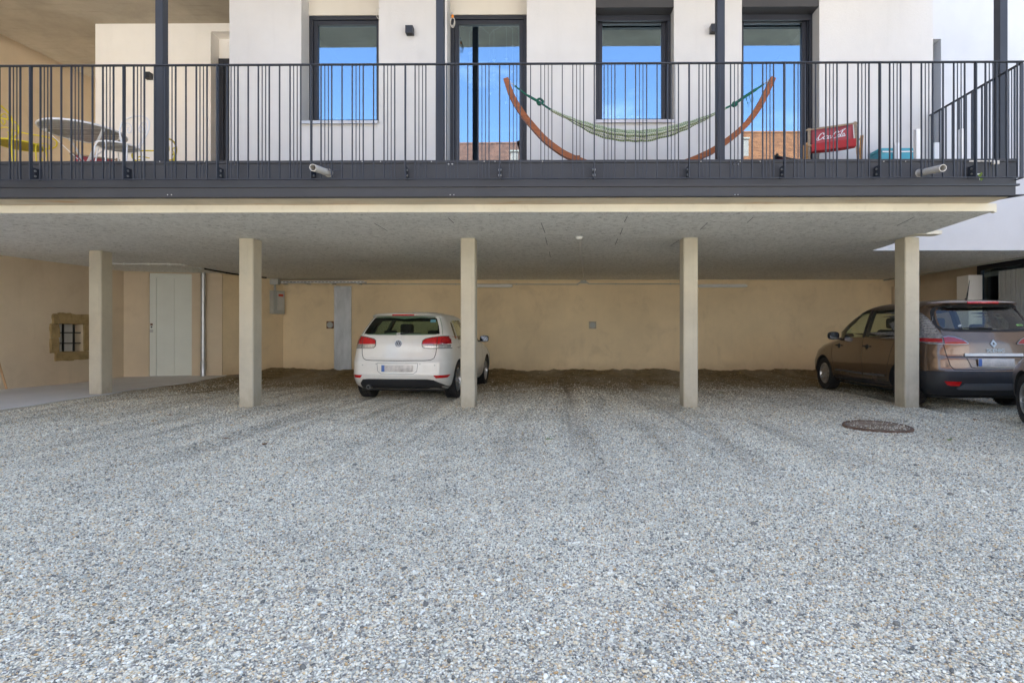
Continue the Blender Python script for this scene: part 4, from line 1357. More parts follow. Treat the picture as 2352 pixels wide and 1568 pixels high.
class Car:
    def __init__(self, name, label, cat, loc, rz, rows, paint, zs_n=46, k=.05, zx=(), bump_mat=None, bump_z=0, bump_y=0):
        self.bm_ = (bump_mat, bump_z, bump_y)
        self.T = thing(name, label, cat, loc, rz)
        self.cb = CarBody(rows, k)
        z0, z1 = rows[0][0], rows[-1][0]
        self.zs = np.array(sorted(set(np.round(np.linspace(z0, z1, zs_n), 4)) | set(zx)))
        self.solid = self.cb.solid(self.zs)
        self.paint = paint
        self.bvh = BVHTree.FromPolygons([Vector(v) for v in self.solid.v], self.solid.f)
        self.cutters = []
    def hit(self, u, v, ax):
        if ax == 'rear': o, d = Vector((u, -4, v)), Vector((0, 1, 0))
        elif ax == 'front': o, d = Vector((u, 9, v)), Vector((0, -1, 0))
        elif ax == 'left': o, d = Vector((-4, u, v)), Vector((1, 0, 0))
        elif ax == 'right': o, d = Vector((4, u, v)), Vector((-1, 0, 0))
        elif ax == 'top': o, d = Vector((u, v, 5)), Vector((0, 0, -1))
        h = self.bvh.ray_cast(o, d)
        if h[0] is None:
            h2 = self.bvh.find_nearest(o + d * 4.3)
            return h2[0], h2[1]
        n = h[1]
        if n.dot(d) > 0: n = -n
        return h[0], n
    def patch(self, name, outline, ax, mat, off=.004, th=.012, parent=None, rings=5, dens=5, local_bulge=0.0):
        pts = []
        k = len(outline)
        for i in range(k):
            a, b_ = outline[i], outline[(i + 1) % k]
            for j in range(dens):
                t = j / dens
                pts.append((a[0] + (b_[0] - a[0]) * t, a[1] + (b_[1] - a[1]) * t))
        n = len(pts)
        cx = sum(p[0] for p in pts) / n
        cy = sum(p[1] for p in pts) / n
        vs, fs = [], []
        def pr(u, v, o):
            p, nn = self.hit(u, v, ax)
            return p + nn * o
        vs += [pr(u, v, off - th) for u, v in pts]
        for r in range(rings):
            f = 1 - r / rings
            vs += [pr(cx + (u - cx) * f, cy + (v - cy) * f, off + local_bulge * (1 - f * f)) for u, v in pts]
        vs.append(pr(cx, cy, off + local_bulge))
        for r in range(rings):
            for j in range(n):
                fs.append((r * n + j, r * n + (j + 1) % n, (r + 1) * n + (j + 1) % n, (r + 1) * n + j))
        for j in range(n):
            fs.append((rings * n + j, rings * n + (j + 1) % n, len(vs) - 1))
        b = MB(); b.add(vs, fs)
        return b.build(name, mat, parent or self.T, local=True, smooth=True, angle=50, fix=True)
    def mpatch(self, name, outline, mat, **kw):
        """the same patch on the left and on the right half of the rear"""
        self.patch(name, outline, 'rear', mat, **kw)
        self.patch(name, [(-u, v) for u, v in outline], 'rear', mat, **kw)
    def seam(self, name, pts, ax, wd=.007, off=.0012, mat=None, closed=False, parent=None):
        P_ = []
        k = len(pts)
        for i in range(k if closed else k - 1):
            a, b_ = pts[i], pts[(i + 1) % k]
            m = max(2, int(math.hypot(b_[0] - a[0], b_[1] - a[1]) / .03))
            for j in range(m):
                P_.append((a[0] + (b_[0] - a[0]) * j / m, a[1] + (b_[1] - a[1]) * j / m))
        P_.append(pts[0] if closed else pts[-1])
        vs, fs = [], []
        for i, (u, v) in enumerate(P_):
            a, b_ = P_[max(i - 1, 0)], P_[min(i + 1, len(P_) - 1)]
            tx, ty = b_[0] - a[0], b_[1] - a[1]
            l = math.hypot(tx, ty) or 1
            nx, ny = -ty / l * wd / 2, tx / l * wd / 2
            for s in (1, -1):
                p, nn = self.hit(u + nx * s, v + ny * s, ax)
                vs.append(p + nn * off)
        for i in range(len(P_) - 1):
            fs.append((2 * i, 2 * i + 1, 2 * i + 3, 2 * i + 2))
        b = MB(); b.add(vs, fs)
        return b.build(name, mat or M['cabin'], parent or self.T, local=True, smooth=True)
    def cut(self, mb, mat):
        me = mb.mesh('cutter', mat)
        bm = bmesh.new(); bm.from_mesh(me); bmesh.ops.recalc_face_normals(bm, faces=bm.faces[:]); bm.to_mesh(me); bm.free()
        self.cutters.append(me)
    def finish_body(self):
        me = self.solid.mesh('body', self.paint)
        bm = bmesh.new(); bm.from_mesh(me); bmesh.ops.recalc_face_normals(bm, faces=bm.faces[:]); bm.to_mesh(me); bm.free()
        ob = link('body', me)
        cs = []
        for c in self.cutters:
            co = link('cutter', c)
            cs.append(co)
            md = ob.modifiers.new('cut', 'BOOLEAN')
            md.operation = 'DIFFERENCE'; md.solver = 'EXACT'; md.object = co
            md.material_mode = 'TRANSFER'
        bpy.context.view_layer.update()
        dg = bpy.context.evaluated_depsgraph_get()
        res = bpy.data.meshes.new_from_object(ob.evaluated_get(dg), depsgraph=dg)
        ob.modifiers.clear()
        ob.data = res
        bmat, bz, by_ = self.bm_
        if bmat is not None:
            res.materials.append(bmat)
            mi = len(res.materials) - 1
            for p_ in res.polygons:
                if p_.center.z < bz and p_.center.y < by_ and res.materials[p_.material_index] == self.paint:
                    p_.material_index = mi
        res.polygons.foreach_set('use_smooth', [True] * len(res.polygons))
        res.set_sharp_from_angle(angle=R(32))
        for co in cs:
            bpy.data.objects.remove(co)
        ob.parent = self.T
        ob.name = 'body'
        return ob
    def arch(self, y, z, r, xin, xo=1.2):
        for s in (-1, 1):
            b = MB(); b.lathe([(r, 0), (r, xo - xin)], 40, Matrix.Translation((s * xin, y, z)) @ Matrix.Rotation(R(90 * s), 4, 'Y'))
            self.cut(b, M['under'])
    def wheel(self, x, y, r, wd, spokes, label=None):
        s = 1 if x > 0 else -1
        Mw = Matrix.Translation((x, y, r)) @ Matrix.Rotation(R(90 * s), 4, 'Y')   # +h outward
        h = wd / 2
        rr = r * .66
        b = MB()
        b.lathe([(rr, -h * .9), (r * .86, -h), (r * .96, -h * .92), (r, -h * .7), (r, -h * .46), (r * .985, -h * .44), (r * .985, -h * .36), (r, -h * .34), (r, -.004), (r * .985, -.003), (r * .985, .003), (r, .004), (r, h * .34), (r * .985, h * .36), (r * .985, h * .44), (r, h * .46), (r, h * .7), (r * .96, h * .92), (r * .86, h), (rr * 1.04, h * .9), (rr, h * .8)], 48, Mw, caps=False)
        # tread blocks
        for k in range(48):
            a = 2 * math.pi * (k + .5) / 48
            for (h0, h1) in ((-.9, -.55), (-.32, -.06), (.06, .32), (.55, .9)):
                Mb = Mw @ Matrix.Rotation(a + h0 * .12, 4, 'Z') @ Matrix.Translation((r + .001, 0, h * (h0 + h1) / 2))
                b.obox(Mb, .010, r * .075, h * abs(h1 - h0))
        ty = b.build('wheel', M['rubber'], self.T, local=True, smooth=True, angle=40)
        b = MB()
        b.lathe([(rr, -h * .85), (rr, h * .80), (rr * .96, h * .86), (rr * .93, h * .80), (rr * .90, h * .2), (.09, -h * .1), (0, -h * .1)], 40, Mw, caps=False)
        b.lathe([(0, h * .62), (.06, h * .60), (.072, h * .45), (.072, 0)], 20, Mw, caps=False)
        for k in range(spokes):
            a = 2 * math.pi * k / spokes
            Ms = Mw @ Matrix.Rotation(a, 4, 'Z')
            pr = [(.05, -.024), (rr * .95, -.019), (rr * .95, .019), (.05, .024)]
            b.prism(pr, lambda u, v, t, Ms=Ms: Ms @ Vector((u, v, t + (.10 if u < .06 else 0) * 0)), h * .35, h * .72)
        b.build('rim', M['alloy'], ty, local=True, smooth=True, angle=40)
        b = MB(); b.lathe([(0, h * .05), (rr * .62, h * .05), (rr * .62, -.02), (0, -.02)], 24, Mw, caps=False)
        b.build('brake_disc', M['trim'], ty, local=True)
        return ty
    def box(self, name, x0, x1, y0, y1, z0, z1, mat, bev=.02, parent=None, rx=0.0):
        b = MB(); b.bbox(x0, x1, y0, y1, z0, z1, bev)
        if rx:
            c = Vector(((x0 + x1) / 2, (y0 + y1) / 2, z0))
            Mr = Matrix.Translation(c) @ Matrix.Rotation(rx, 4, 'X') @ Matrix.Translation(-c)
            b.v = [tuple(Mr @ Vector(v)) for v in b.v]
        return b.build(name, mat, parent or self.T, local=True, smooth=True, angle=40)
    def seats(self, fy, ry, zb, zt, dx=.37):
        for s in (-1, 1):
            st = self.box('front_seat', s * dx - .25, s * dx + .25, fy, fy + .14, zb, zt - .20, M['seat'], .05, rx=R(12))
            c = self.box('headrest', s * dx - .13, s * dx + .13, fy - .13, fy - .03, zt - .19, zt, M['seat'], .04, st)
            self.box('seat_cushion', s * dx - .25, s * dx + .25, fy + .1, fy + .62, zb - .1, zb + .08, M['seat'], .04, st)
        rs = self.box('rear_seat', -.62, .62, ry, ry + .16, zb - .1, zt - .30, M['seat'], .05, rx=R(14))
        for x in (-.40, .40):
            self.box('headrest', x - .12, x + .12, ry - .14, ry - .05, zt - .29, zt - .13, M['seat'], .035, rs)
    def side_mirror(self, x, y, z, w_=.19, h=.135, d=.10, paint=None):
        s = 1 if x > 0 else -1
        def egg(cx, cy, cz, a, b_, c_):
            bb = MB(); vs, fs = [], []
            n, m = 20, 10
            for i in range(m + 1):
                th = math.pi * i / m
                for j in range(n):
                    ph = 2 * math.pi * j / n
                    def se(v, e): return math.copysign(abs(v) ** e, v)
                    vs.append((cx + a * se(math.sin(th), .75) * se(math.cos(ph), .7), cy + b_ * se(math.cos(th), .8), cz + c_ * se(math.sin(th), .75) * se(math.sin(ph), .7)))
            for i in range(m):
                for j in range(n):
                    fs.append((i * n + j, i * n + (j + 1) % n, (i + 1) * n + (j + 1) % n, (i + 1) * n + j))
            bb.add(vs, fs)
            # flatten the rear
            bb.v = [(vx, max(vy, cy - d * .35), vz) for vx, vy, vz in bb.v]
            return bb
        mm = egg(x, y, z, w_ / 2, d * .6, h / 2).build('side_mirror', paint or M['trim'], self.T, local=True, smooth=True, angle=60)
        g = MB(); pts = []
        for j in range(20):
            a = 2 * math.pi * j / 20
            def se(v, e): return math.copysign(abs(v) ** e, v)
            pts.append((x + w_ * .42 * se(math.cos(a), .7), z + h * .42 * se(math.sin(a), .7)))
        g.prism(pts, lambda u, v, t: (u, t, v), y - d * .35 - .004, y - d * .35 - .001)
        g.build('mirror_glass', M['mirror'], mm, local=True)
        b = MB(); b.bbox(min(x, x - s * (w_ / 2 + .07)), max(x, x - s * (w_ / 2 + .07)), y - .02, y + .025, z - h * .48, z - h * .25, .008)
        b.build('mirror_arm', M['trim'], mm, local=True)
        return mm

def rear_prism(poly, y0, y1):
    return MB().prism(poly, lambda u, v, t: (u, t, v), y0, y1)
def side_prism(poly, x0, x1):
    return MB().prism(poly, lambda u, v, t: (t, u, v), x0, x1)
def shrink(poly, d):
    cx = sum(p[0] for p in poly) / len(poly); cy = sum(p[1] for p in poly) / len(poly)
    out = []
    for u, v in poly:
        l = math.hypot(u - cx, v - cy)
        f = max(0, 1 - d / l)
        out.append((cx + (u - cx) * f, cy + (v - cy) * f))
    return out

# ---------------------------------------------------------------- white hatchback
#        z     yr    yf    w     rxr  ryr  rxf  ryf  cr   cf
GOLF = [(.19, .22, 4.00, .78, .20, .20, .30, .30, .05, .10),
        (.26, .10, 4.10, .845, .22, .24, .35, .35, .06, .12),
        (.36, .025, 4.17, .875, .24, .30, .40, .40, .07, .13),
        (.44, .004, 4.19, .885, .24, .32, .42, .42, .07, .14),
        (.46, .012, 4.19, .885, .24, .32, .42, .42, .07, .14),
        (.58, .018, 4.19, .892, .24, .34, .42, .44, .07, .15),
        (.665, .024, 4.17, .893, .24, .34, .44, .48, .07, .16),
        (.69, .045, 4.16, .892, .24, .34, .44, .50, .07, .16),
        (.80, .065, 4.00, .885, .25, .36, .44, .60, .075, .20),
        (.87, .075, 3.72, .878, .26, .38, .40, .60, .08, .20),
        (.92, .080, 3.35, .870, .26, .38, .34, .50, .08, .20),
        (.97, .090, 3.02, .858, .26, .38, .26, .40, .085, .20),
        (1.04, .115, 2.86, .835, .24, .36, .20, .30, .09, .18),
        (1.09, .150, 2.74, .812, .20, .32, .18, .26, .09, .17),
        (1.20, .240, 2.50, .760, .16, .26, .16, .22, .09, .16),
        (1.32, .335, 2.20, .695, .14, .24, .15, .20, .09, .14),
        (1.405, .400, 1.98, .645, .14, .22, .16, .20, .09, .12),
        (1.425, .300, 1.90, .628, .14, .18, .16, .20, .09, .12),
        (1.455, .315, 1.80, .60, .16, .20, .20, .24, .10, .12),
        (1.475, .42, 1.70, .55, .22, .26, .24, .30, .10, .12),
        (1.488, .60, 1.55, .46, .26, .30, .28, .34, .10, .12)]
def build_golf():
    loc = (PX(914, 9.40), 9.32, .005)
    C = Car('white_hatchback', 'dusty white hatchback parked nose in behind the middle column', 'car', loc, -R(4.2), GOLF, M['paint_white'])
    rw = [(-.70, 1.105), (-.40, 1.098), (0, 1.096), (.40, 1.098), (.70, 1.105), (.655, 1.25), (.595, 1.385), (.57, 1.402), (.30, 1.412), (0, 1.414), (-.30, 1.412), (-.57, 1.402), (-.595, 1.385), (-.655, 1.25)]
    sw_r = [(.62, 1.02), (1.22, 1.00), (1.20, 1.36), (.86, 1.36), (.72, 1.26)]
    sw_q = [(.62, 1.02), (.74, 1.012), (.92, 1.33), (.84, 1.34), (.76, 1.26)]
    sw_b = [(.80, 1.008), (1.60, .985), (1.60, 1.385), (.98, 1.36)]
    sw_f = [(1.68, .983), (2.72, .97), (2.56, 1.06), (2.26, 1.26), (2.00, 1.385), (1.68, 1.39)]
    ws = [(-.70, 1.03), (.70, 1.03), (.58, 1.38), (-.58, 1.38)]
    C.cut(C.cb.solid(np.linspace(.42, 1.40, 20), .055, 2.95), M['cabin'])
    C.cut(rear_prism(shrink(rw, .045), -.5, .85), M['cabin'])
    for sw in (sw_q, sw_b, sw_f):
        C.cut(side_prism(shrink(sw, .02), -1.2, 1.2), M['cabin'])
    C.cut(rear_prism(shrink(ws, .03), 1.9, 4.0), M['cabin'])
    for y in (.76, 3.335):
        C.arch(y, .315, .365, .52)
    C.finish_body()
    C.patch('rear_window', rw, 'rear', M['car_glass'], .003, .010, rings=6)
    for ax, s in (('left', -1), ('right', 1)):
        for nm, sw in (('quarter_window', sw_q), ('side_window', sw_b), ('side_window', sw_f)):
            C.patch(nm, sw, ax, M['car_glass_clear'], .002, .006)
    C.patch('windscreen', ws, 'front', M['car_glass_clear'], .002, .006)
    for x in (-.76, .76):
        for y in (.76, 3.335):
            C.wheel(x, y, .317, .205, 5)
    C.seats(1.70, .92, .62, 1.31)
    C.box('dashboard', -.68, .68, 2.55, 2.95, .62, .98, M['cabin'], .05)
    # tail lights: red upper, clear band below
    tl_u = [(.40, .955), (.405, 1.0), (.44, 1.025), (.55, 1.050), (.70, 1.070), (.80, 1.070), (.845, 1.03), (.86, .965), (.86, .945), (.40, .945)]
    tl_l = [(.40, .943), (.86, .943), (.862, .90), (.855, .885), (.50, .885), (.43, .890), (.405, .915)]
    C.mpatch('tail_light', tl_u, M['red_lens'], off=.008, th=.02)
    C.mpatch('reversing_light', tl_l, M['clear_lens'], off=.007, th=.02)
    for s in (1, -1):
        C.seam('light_split', [(s * .635, .885), (s * .632, 1.06)], 'rear', .008, .0095)
        C.seam('light_rim', [(s * u, v) for u, v in [(.392, .95), (.40, 1.005), (.44, 1.033), (.55, 1.058), (.70, 1.078), (.81, 1.077), (.853, 1.03)]], 'rear', .010, .0035)
        C.seam('light_rim', [(s * u, v) for u, v in [(.392, .95), (.40, .908), (.43, .882), (.50, .876), (.86, .876)]], 'rear', .010, .0035)
        C.patch('tail_lamp_ring', [(s * (.745 + .062 * math.cos(a)), 1.0 + .046 * math.sin(a)) for a in np.linspace(0, 2 * math.pi, 15)[:-1]], 'rear', M['red_dark'], .0105, .006, dens=2)
        C.patch('tail_lamp_core', [(s * (.745 + .047 * math.cos(a)), 1.0 + .034 * math.sin(a)) for a in np.linspace(0, 2 * math.pi, 15)[:-1]], 'rear', M['red_lens'], .0125, .006, dens=2)
    # hatch gap, bumper gap
    C.seam('hatch_gap', [(-.635, .876), (-.625, .78), (-.60, .712), (-.55, .685), (-.45, .676), (0, .672), (.45, .676), (.55, .685), (.60, .712), (.625, .78), (.635, .876)], 'rear', .010)
    C.seam('bumper_crease', [(-.80, .452), (-.4, .448), (0, .446), (.4, .448), (.80, .452)], 'rear', .006, .0008, M['paint_white'])
    # plate recess, plate
    C.patch('plate_recess', [(-.34, .625), (.34, .625), (.325, .50), (.27, .465), (-.27, .465), (-.325, .50)], 'rear', M['paint_white'], -.003, .006)
    C.seam('recess_edge', [(-.345, .63), (.345, .63), (.33, .50), (.275, .46), (-.275, .46), (-.33, .50)], 'rear', .007, .001, M['trim_grey'], True)
    pl = C.box('number_plate', -.26, .26, .000, .010, .492, .604, M['plate'], .003)
    C.box('country_band', -.258, -.205, -.0035, -.0005, .494, .602, M['plate_blue'], .001, pl)
    # reflectors, diffuser, exhaust, third lamp
    C.mpatch('reflector', [(.60, .435), (.835, .440), (.80, .392), (.64, .387)], M['red_lens'], off=.006, th=.012)
    C.patch('diffuser', [(-.66, .205), (-.655, .30), (-.60, .362), (-.5, .37), (0, .372), (.5, .37), (.60, .355), (.72, .29), (.80, .225), (.70, .205)], 'rear', M['trim'], .008, .03, rings=6)
    b = MB(); b.lathe([(.026, 0), (.034, 0), (.034, .20), (.026, .20)], 16, Matrix.Translation((-.50, .05, .235)) @ Matrix.Rotation(R(-90), 4, 'X'), caps=False)
    b.build('exhaust', M['chrome'], C.T, local=True, smooth=True)
    C.patch('brake_light', [(-.19, 1.428), (.19, 1.428), (.19, 1.444), (-.19, 1.444)], 'rear', M['red_lens'], .005, .012)
    C.patch('sunroof', [(-.45, .85), (.45, .85), (.42, 1.62), (-.42, 1.62)], 'top', M['car_glass'], .004, .008)
    # badge ring with the two stacked letters
    by = C.hit(0, .955, 'rear')[0].y
    Mb = Matrix.Translation((0, by + .002, .955)) @ Matrix.Rotation(R(90 - 6), 4, 'X')
    b = MB(); b.lathe([(0, 0), (.058, 0), (.058, .005), (0, .005)], 32, Mb, caps=False)
    bd = b.build('badge', M['trim'], C.T, local=True, smooth=True)
    b = MB(); b.lathe([(.050, .004), (.060, .003), (.060, .009), (.050, .009)], 32, Mb, caps=False)
    def st(a, c): b.bar(Mb @ Vector((a[0], a[1], .007)), Mb @ Vector((c[0], c[1], .007)), .008, .006, up=Mb.to_3x3() @ Vector((0, 0, 1)))
    st((-.022, .046), (0, .004)); st((.022, .046), (0, .004))
    st((-.044, .026), (-.020, -.044)); st((-.020, -.044), (0, .000)); st((0, .000), (.020, -.044)); st((.020, -.044), (.044, .026))
    b.build('emblem', M['chrome'], bd, local=True, smooth=True, angle=30)
    # wiper, window sticker
    b = MB()
    w0, w1 = C.hit(-.02, 1.115, 'rear')[0] + Vector((0, -.02, 0)), C.hit(.36, 1.125, 'rear')[0] + Vector((0, -.018, 0))
    b.tube([w0, w0.lerp(w1, .5) + Vector((0, -.012, .012)), w1], [.014, .008, .005], 8)
    wp = b.build('wiper', M['trim'], C.T, local=True, smooth=True)
    b = MB(); b.bbox(w0.x - .035, w0.x + .035, w0.y - .012, w0.y + .015, w0.z - .025, w0.z + .022, .008); b.build('wiper_hub', M['grey_plastic'], wp, local=True)
    C.patch('window_sticker', [(.455, 1.31), (.545, 1.31), (.54, 1.358), (.453, 1.358)], 'rear', M['sticker'], .0045, .001, dens=2)
    for x, z in ((-.60, .60), (-.36, .62), (.38, .62), (.62, .60)):
        C.patch('parking_sensor', [(x + .012 * math.cos(a), z + .012 * math.sin(a)) for a in np.linspace(0, 2 * math.pi, 9)[:-1]], 'rear', M['grey_plastic'], .002, .003, dens=1, rings=2)
    # doors, handles, mirrors
    for ax in ('left', 'right'):
        C.seam('door_gap', [(1.64, .30), (1.64, .98)], ax); C.seam('door_gap', [(2.72, .30), (2.75, .95)], ax)
        C.seam('door_gap', [(.78, 1.0), (.93, .80), (1.12, .55), (1.20, .33), (1.64, .29), (2.72, .29)], ax)
        C.patch('door_handle', [(1.46, .845), (1.62, .845), (1.62, .875), (1.46, .875)], ax, M['paint_white'], .03, .03, dens=2)
    C.side_mirror(.985, 2.46, 1.02); C.side_mirror(-.985, 2.46, 1.02)
    C.box('floor_pan', -.70, .70, .3, 3.9, .15, .20, M['under'], .02)
    C.T.scale = (1.02, 1.02, 1.02)
    return C
GOLFC = build_golf()

# ---------------------------------------------------------------- brown compact van
SCEN = [(.21, .16, 4.15, .80, .20, .20, .30, .30, .05, .10),
        (.30, .060, 4.26, .875, .24, .24, .40, .40, .06, .14),
        (.38, .020, 4.31, .90, .26, .28, .45, .45, .07, .16),
        (.50, .002, 4.34, .912, .26, .30, .48, .48, .075, .18),
        (.57, .012, 4.34, .916, .26, .32, .48, .50, .075, .18),
        (.60, .035, 4.33, .918, .26, .32, .48, .52, .075, .18),
        (.78, .060, 4.24, .920, .28, .36, .48, .60, .08, .22),
        (.80, .072, 4.22, .920, .28, .36, .48, .62, .08, .22),
        (.90, .085, 4.02, .915, .28, .38, .46, .70, .085, .25),
        (.97, .095, 3.70, .908, .28, .40, .42, .70, .09, .25),
        (1.02, .105, 3.40, .900, .28, .40, .36, .60, .09, .25),
        (1.08, .130, 3.22, .882, .26, .40, .30, .50, .09, .24),
        (1.17, .165, 3.20, .855, .22, .36, .24, .40, .09, .22),
        (1.30, .235, 3.00, .815, .20, .32, .20, .30, .10, .20),
        (1.45, .325, 2.72, .765, .18, .30, .18, .26, .11, .18),
        (1.555, .385, 2.48, .72, .18, .28, .18, .24, .11, .16),
        (1.585, .270, 2.38, .70, .18, .22, .18, .24, .11, .16),
        (1.625, .275, 2.22, .665, .20, .24, .24, .28, .12, .16),
        (1.652, .38, 2.05, .61, .26, .30, .28, .34, .12, .16),
        (1.668, .60, 1.85, .52, .28, .34, .30, .36, .12, .16)]
def build_scenic():
    loc = (6.55, 8.20, .01)
    C = Car('brown_van', 'metallic brown compact van parked behind the right column', 'car', loc, -R(1.0), SCEN, M['paint_brown'], 48, .055, zx=(.571,), bump_mat=M['trim'], bump_z=.571, bump_y=.47)
    rw = [(-.66, 1.185), (-.40, 1.17), (0, 1.165), (.40, 1.17), (.66, 1.185), (.70, 1.24), (.695, 1.36), (.665, 1.48), (.61, 1.555), (.45, 1.574), (0, 1.580), (-.45, 1.574), (-.61, 1.555), (-.665, 1.48), (-.695, 1.36), (-.70, 1.24)]
    sq = [(.80, 1.13), (1.05, 1.11), (1.05, 1.50), (.86, 1.48), (.72, 1.32)]
    sb = [(1.10, 1.105), (1.92, 1.075), (1.92, 1.555), (1.10, 1.54)]
    sf = [(2.00, 1.072), (3.04, 1.045), (2.92, 1.16), (2.66, 1.42), (2.50, 1.52), (2.00, 1.56)]
    sf2 = [(3.08, 1.045), (3.30, 1.05), (3.00, 1.24)]
    ws = [(-.72, 1.14), (.72, 1.14), (.62, 1.53), (-.62, 1.53)]
    C.cut(C.cb.solid(np.linspace(.45, 1.565, 22), .06, 3.25), M['cabin'])
    C.cut(rear_prism(shrink(rw, .05), -.5, .95), M['cabin'])
    for sw in (sq, sb, sf, sf2):
        C.cut(side_prism(shrink(sw, .02), -1.2, 1.2), M['cabin'])
    C.cut(rear_prism(shrink(ws, .03), 2.0, 4.4), M['cabin'])
    for y in (.80, 3.50):
        C.arch(y, .325, .375, .55)
    C.finish_body()
    C.patch('rear_window', rw, 'rear', M['car_glass_clear'], .003, .010, rings=6)
    for i in range(16):
        pass
    C.seam('window_border', [(u * .985, v + (.012 if v < 1.3 else -.012)) for u, v in rw], 'rear', .035, .0055, M['cabin'], True)
    for ax in ('left', 'right'):
        for nm, sw in (('quarter_window', sq), ('side_window', sb), ('side_window', sf), ('quarter_window', sf2)):
            C.patch(nm, sw, ax, M['car_glass_clear'], .002, .006)
        C.patch('pillar_trim', [(1.925, 1.075), (1.995, 1.072), (1.995, 1.56), (1.925, 1.555)], ax, M['trim'], .003, .006, dens=3)
        C.seam('door_gap', [(1.96, .32), (1.96, 1.08)], ax); C.seam('door_gap', [(3.02, .33), (3.10, .70), (3.08, 1.02)], ax)
        C.seam('door_gap', [(.98, 1.10), (1.10, .85), (1.20, .60), (1.24, .36), (1.96, .32), (3.02, .33)], ax)
        for y in (1.72, 2.72):
            dh = C.patch('door_handle', [(y, .90), (y + .17, .90), (y + .17, .925), (y, .925)], ax, M['trim'], .032, .032, dens=2)
            C.patch('handle_cup', [(y + .085 + .05 * math.cos(a), .905 + .045 * math.sin(a)) for a in np.linspace(0, 2 * math.pi, 13)[:-1]], ax, M['trim'], .002, .004, dens=1, rings=2)
        C.seam('side_strip', [(1.28, .43), (1.94, .42)], ax, .035, .006, M['trim_grey'])
        C.seam('side_strip', [(1.98, .42), (2.98, .43)], ax, .035, .006, M['trim_grey'])
        C.seam('sill_trim', [(1.2, .29), (2.2, .275), (3.08, .29)], ax, .07, .004, M['trim'])
    C.patch('windscreen', ws, 'front', M['car_glass_clear'], .002, .006)
    for x in (-.775, .775):
        for y in (.80, 3.50):
            C.wheel(x, y, .322, .215, 10)
    C.seats(1.98, 1.05, .72, 1.42, .38)
    C.box('dashboard', -.70, .70, 2.65, 3.10, .72, 1.06, M['cabin'], .05)
    vm = C.box('rear_view_mirror', -.13, .13, 2.42, 2.45, 1.40, 1.47, M['trim'], .01)
    C.box('mirror_glass', -.12, .12, 2.414, 2.4185, 1.41, 1.46, M['mirror'], .002, vm)
    # boomerang tail lights
    for s in (1, -1):
        f = lambda L: [(s * u, v) for u, v in L]
        C.patch('tail_light', f([(.735, 1.50), (.775, 1.47), (.82, 1.36), (.865, 1.20), (.885, 1.10), (.875, 1.02), (.80, .985), (.68, 1.00), (.665, 1.10), (.70, 1.22), (.715, 1.36)]), 'rear', M['smoke_lens'], .010, .025, rings=6)
        C.patch('tail_light_inner', f([(.868, 1.07), (.87, 1.03), (.845, 1.012), (.70, 1.0), (.685, 1.0), (.68, 1.055), (.78, 1.062)]), 'rear', M['red_dark'], .013, .012)
        C.patch('hatch_light', f([(.66, 1.075), (.60, 1.085), (.52, 1.075), (.42, 1.035), (.36, .99), (.375, .980), (.50, .980), (.66, .985)]), 'rear', M['red_dark'], .010, .02)
        C.seam('light_chrome', f([(.665, 1.08), (.60, 1.092), (.52, 1.082), (.42, 1.042), (.352, .99)]), 'rear', .012, .012, M['chrome'])
        C.seam('light_chrome', f([(.352, .983), (.50, .975), (.80, .98), (.88, 1.02)]), 'rear', .010, .012, M['chrome'])
        for i in range(9):
            v = 1.14 + i * .038
            C.patch('light_element', f([(.725 + .004 * i - .02, v), (.80 - .007 * i, v + .004), (.80 - .007 * i, v + .018), (.725 - .02 + .004 * i, v + .014)]), 'rear', M['clear_lens'], .0125, .003, dens=1, rings=2)
        C.patch('reflector', f([(.50, .43), (.72, .435), (.69, .385), (.64, .368), (.53, .368)]), 'rear', M['red_lens'], .013, .012)
    C.seam('hatch_gap', [(-.68, .98), (-.66, .80), (-.63, .66), (-.58, .605), (0, .60), (.58, .605), (.63, .66), (.66, .80), (.68, .98)], 'rear', .010)
    C.seam('hatch_crease', [(-.66, .793), (0, .787), (.66, .793)], 'rear', .012, .0012, M['trim'])
    cs = C.patch('chrome_strip', [(-.42, .800), (.42, .800), (.42, .842), (-.42, .842)], 'rear', M['white_plastic'], .018, .02, rings=3)
    C.patch('plate_recess', [(-.40, .782), (.40, .782), (.34, .645), (.31, .63), (-.31, .63), (-.34, .645)], 'rear', M['paint_brown'], .001, .005)
    C.seam('recess_edge', [(-.40, .782), (-.345, .64), (-.31, .627), (.31, .627), (.345, .64), (.40, .782)], 'rear', .008, .003, M['trim'])
    pl = C.box('number_plate', -.26, .26, .030, .040, .655, .768, M['plate'], .003)
    C.box('country_band', -.258, -.21, .026, .0295, .657, .766, M['plate_blue'], .001, pl)
    C.seam('bumper_edge', [(-.86, .571), (-.5, .573), (0, .574), (.5, .573), (.86, .571)], 'rear', .012, .002, M['cabin'])
    C.patch('diffuser', [(-.45, .40), (-.55, .33), (-.52, .315), (0, .31), (.52, .315), (.55, .33), (.45, .40), (0, .405)], 'rear', M['trim_grey'], .016, .02, rings=5)
    C.patch('brake_light', [(-.23, 1.594), (.23, 1.594), (.23, 1.620), (-.23, 1.620)], 'rear', M['red_lens'], .006, .012)
    # badge: lozenge ring
    h0 = C.hit(0, .985, 'rear')
    Mb = Matrix.Translation(h0[0] + Vector((0, -.002, 0))) @ Matrix.Rotation(R(90 - 8), 4, 'X')
    b = MB()
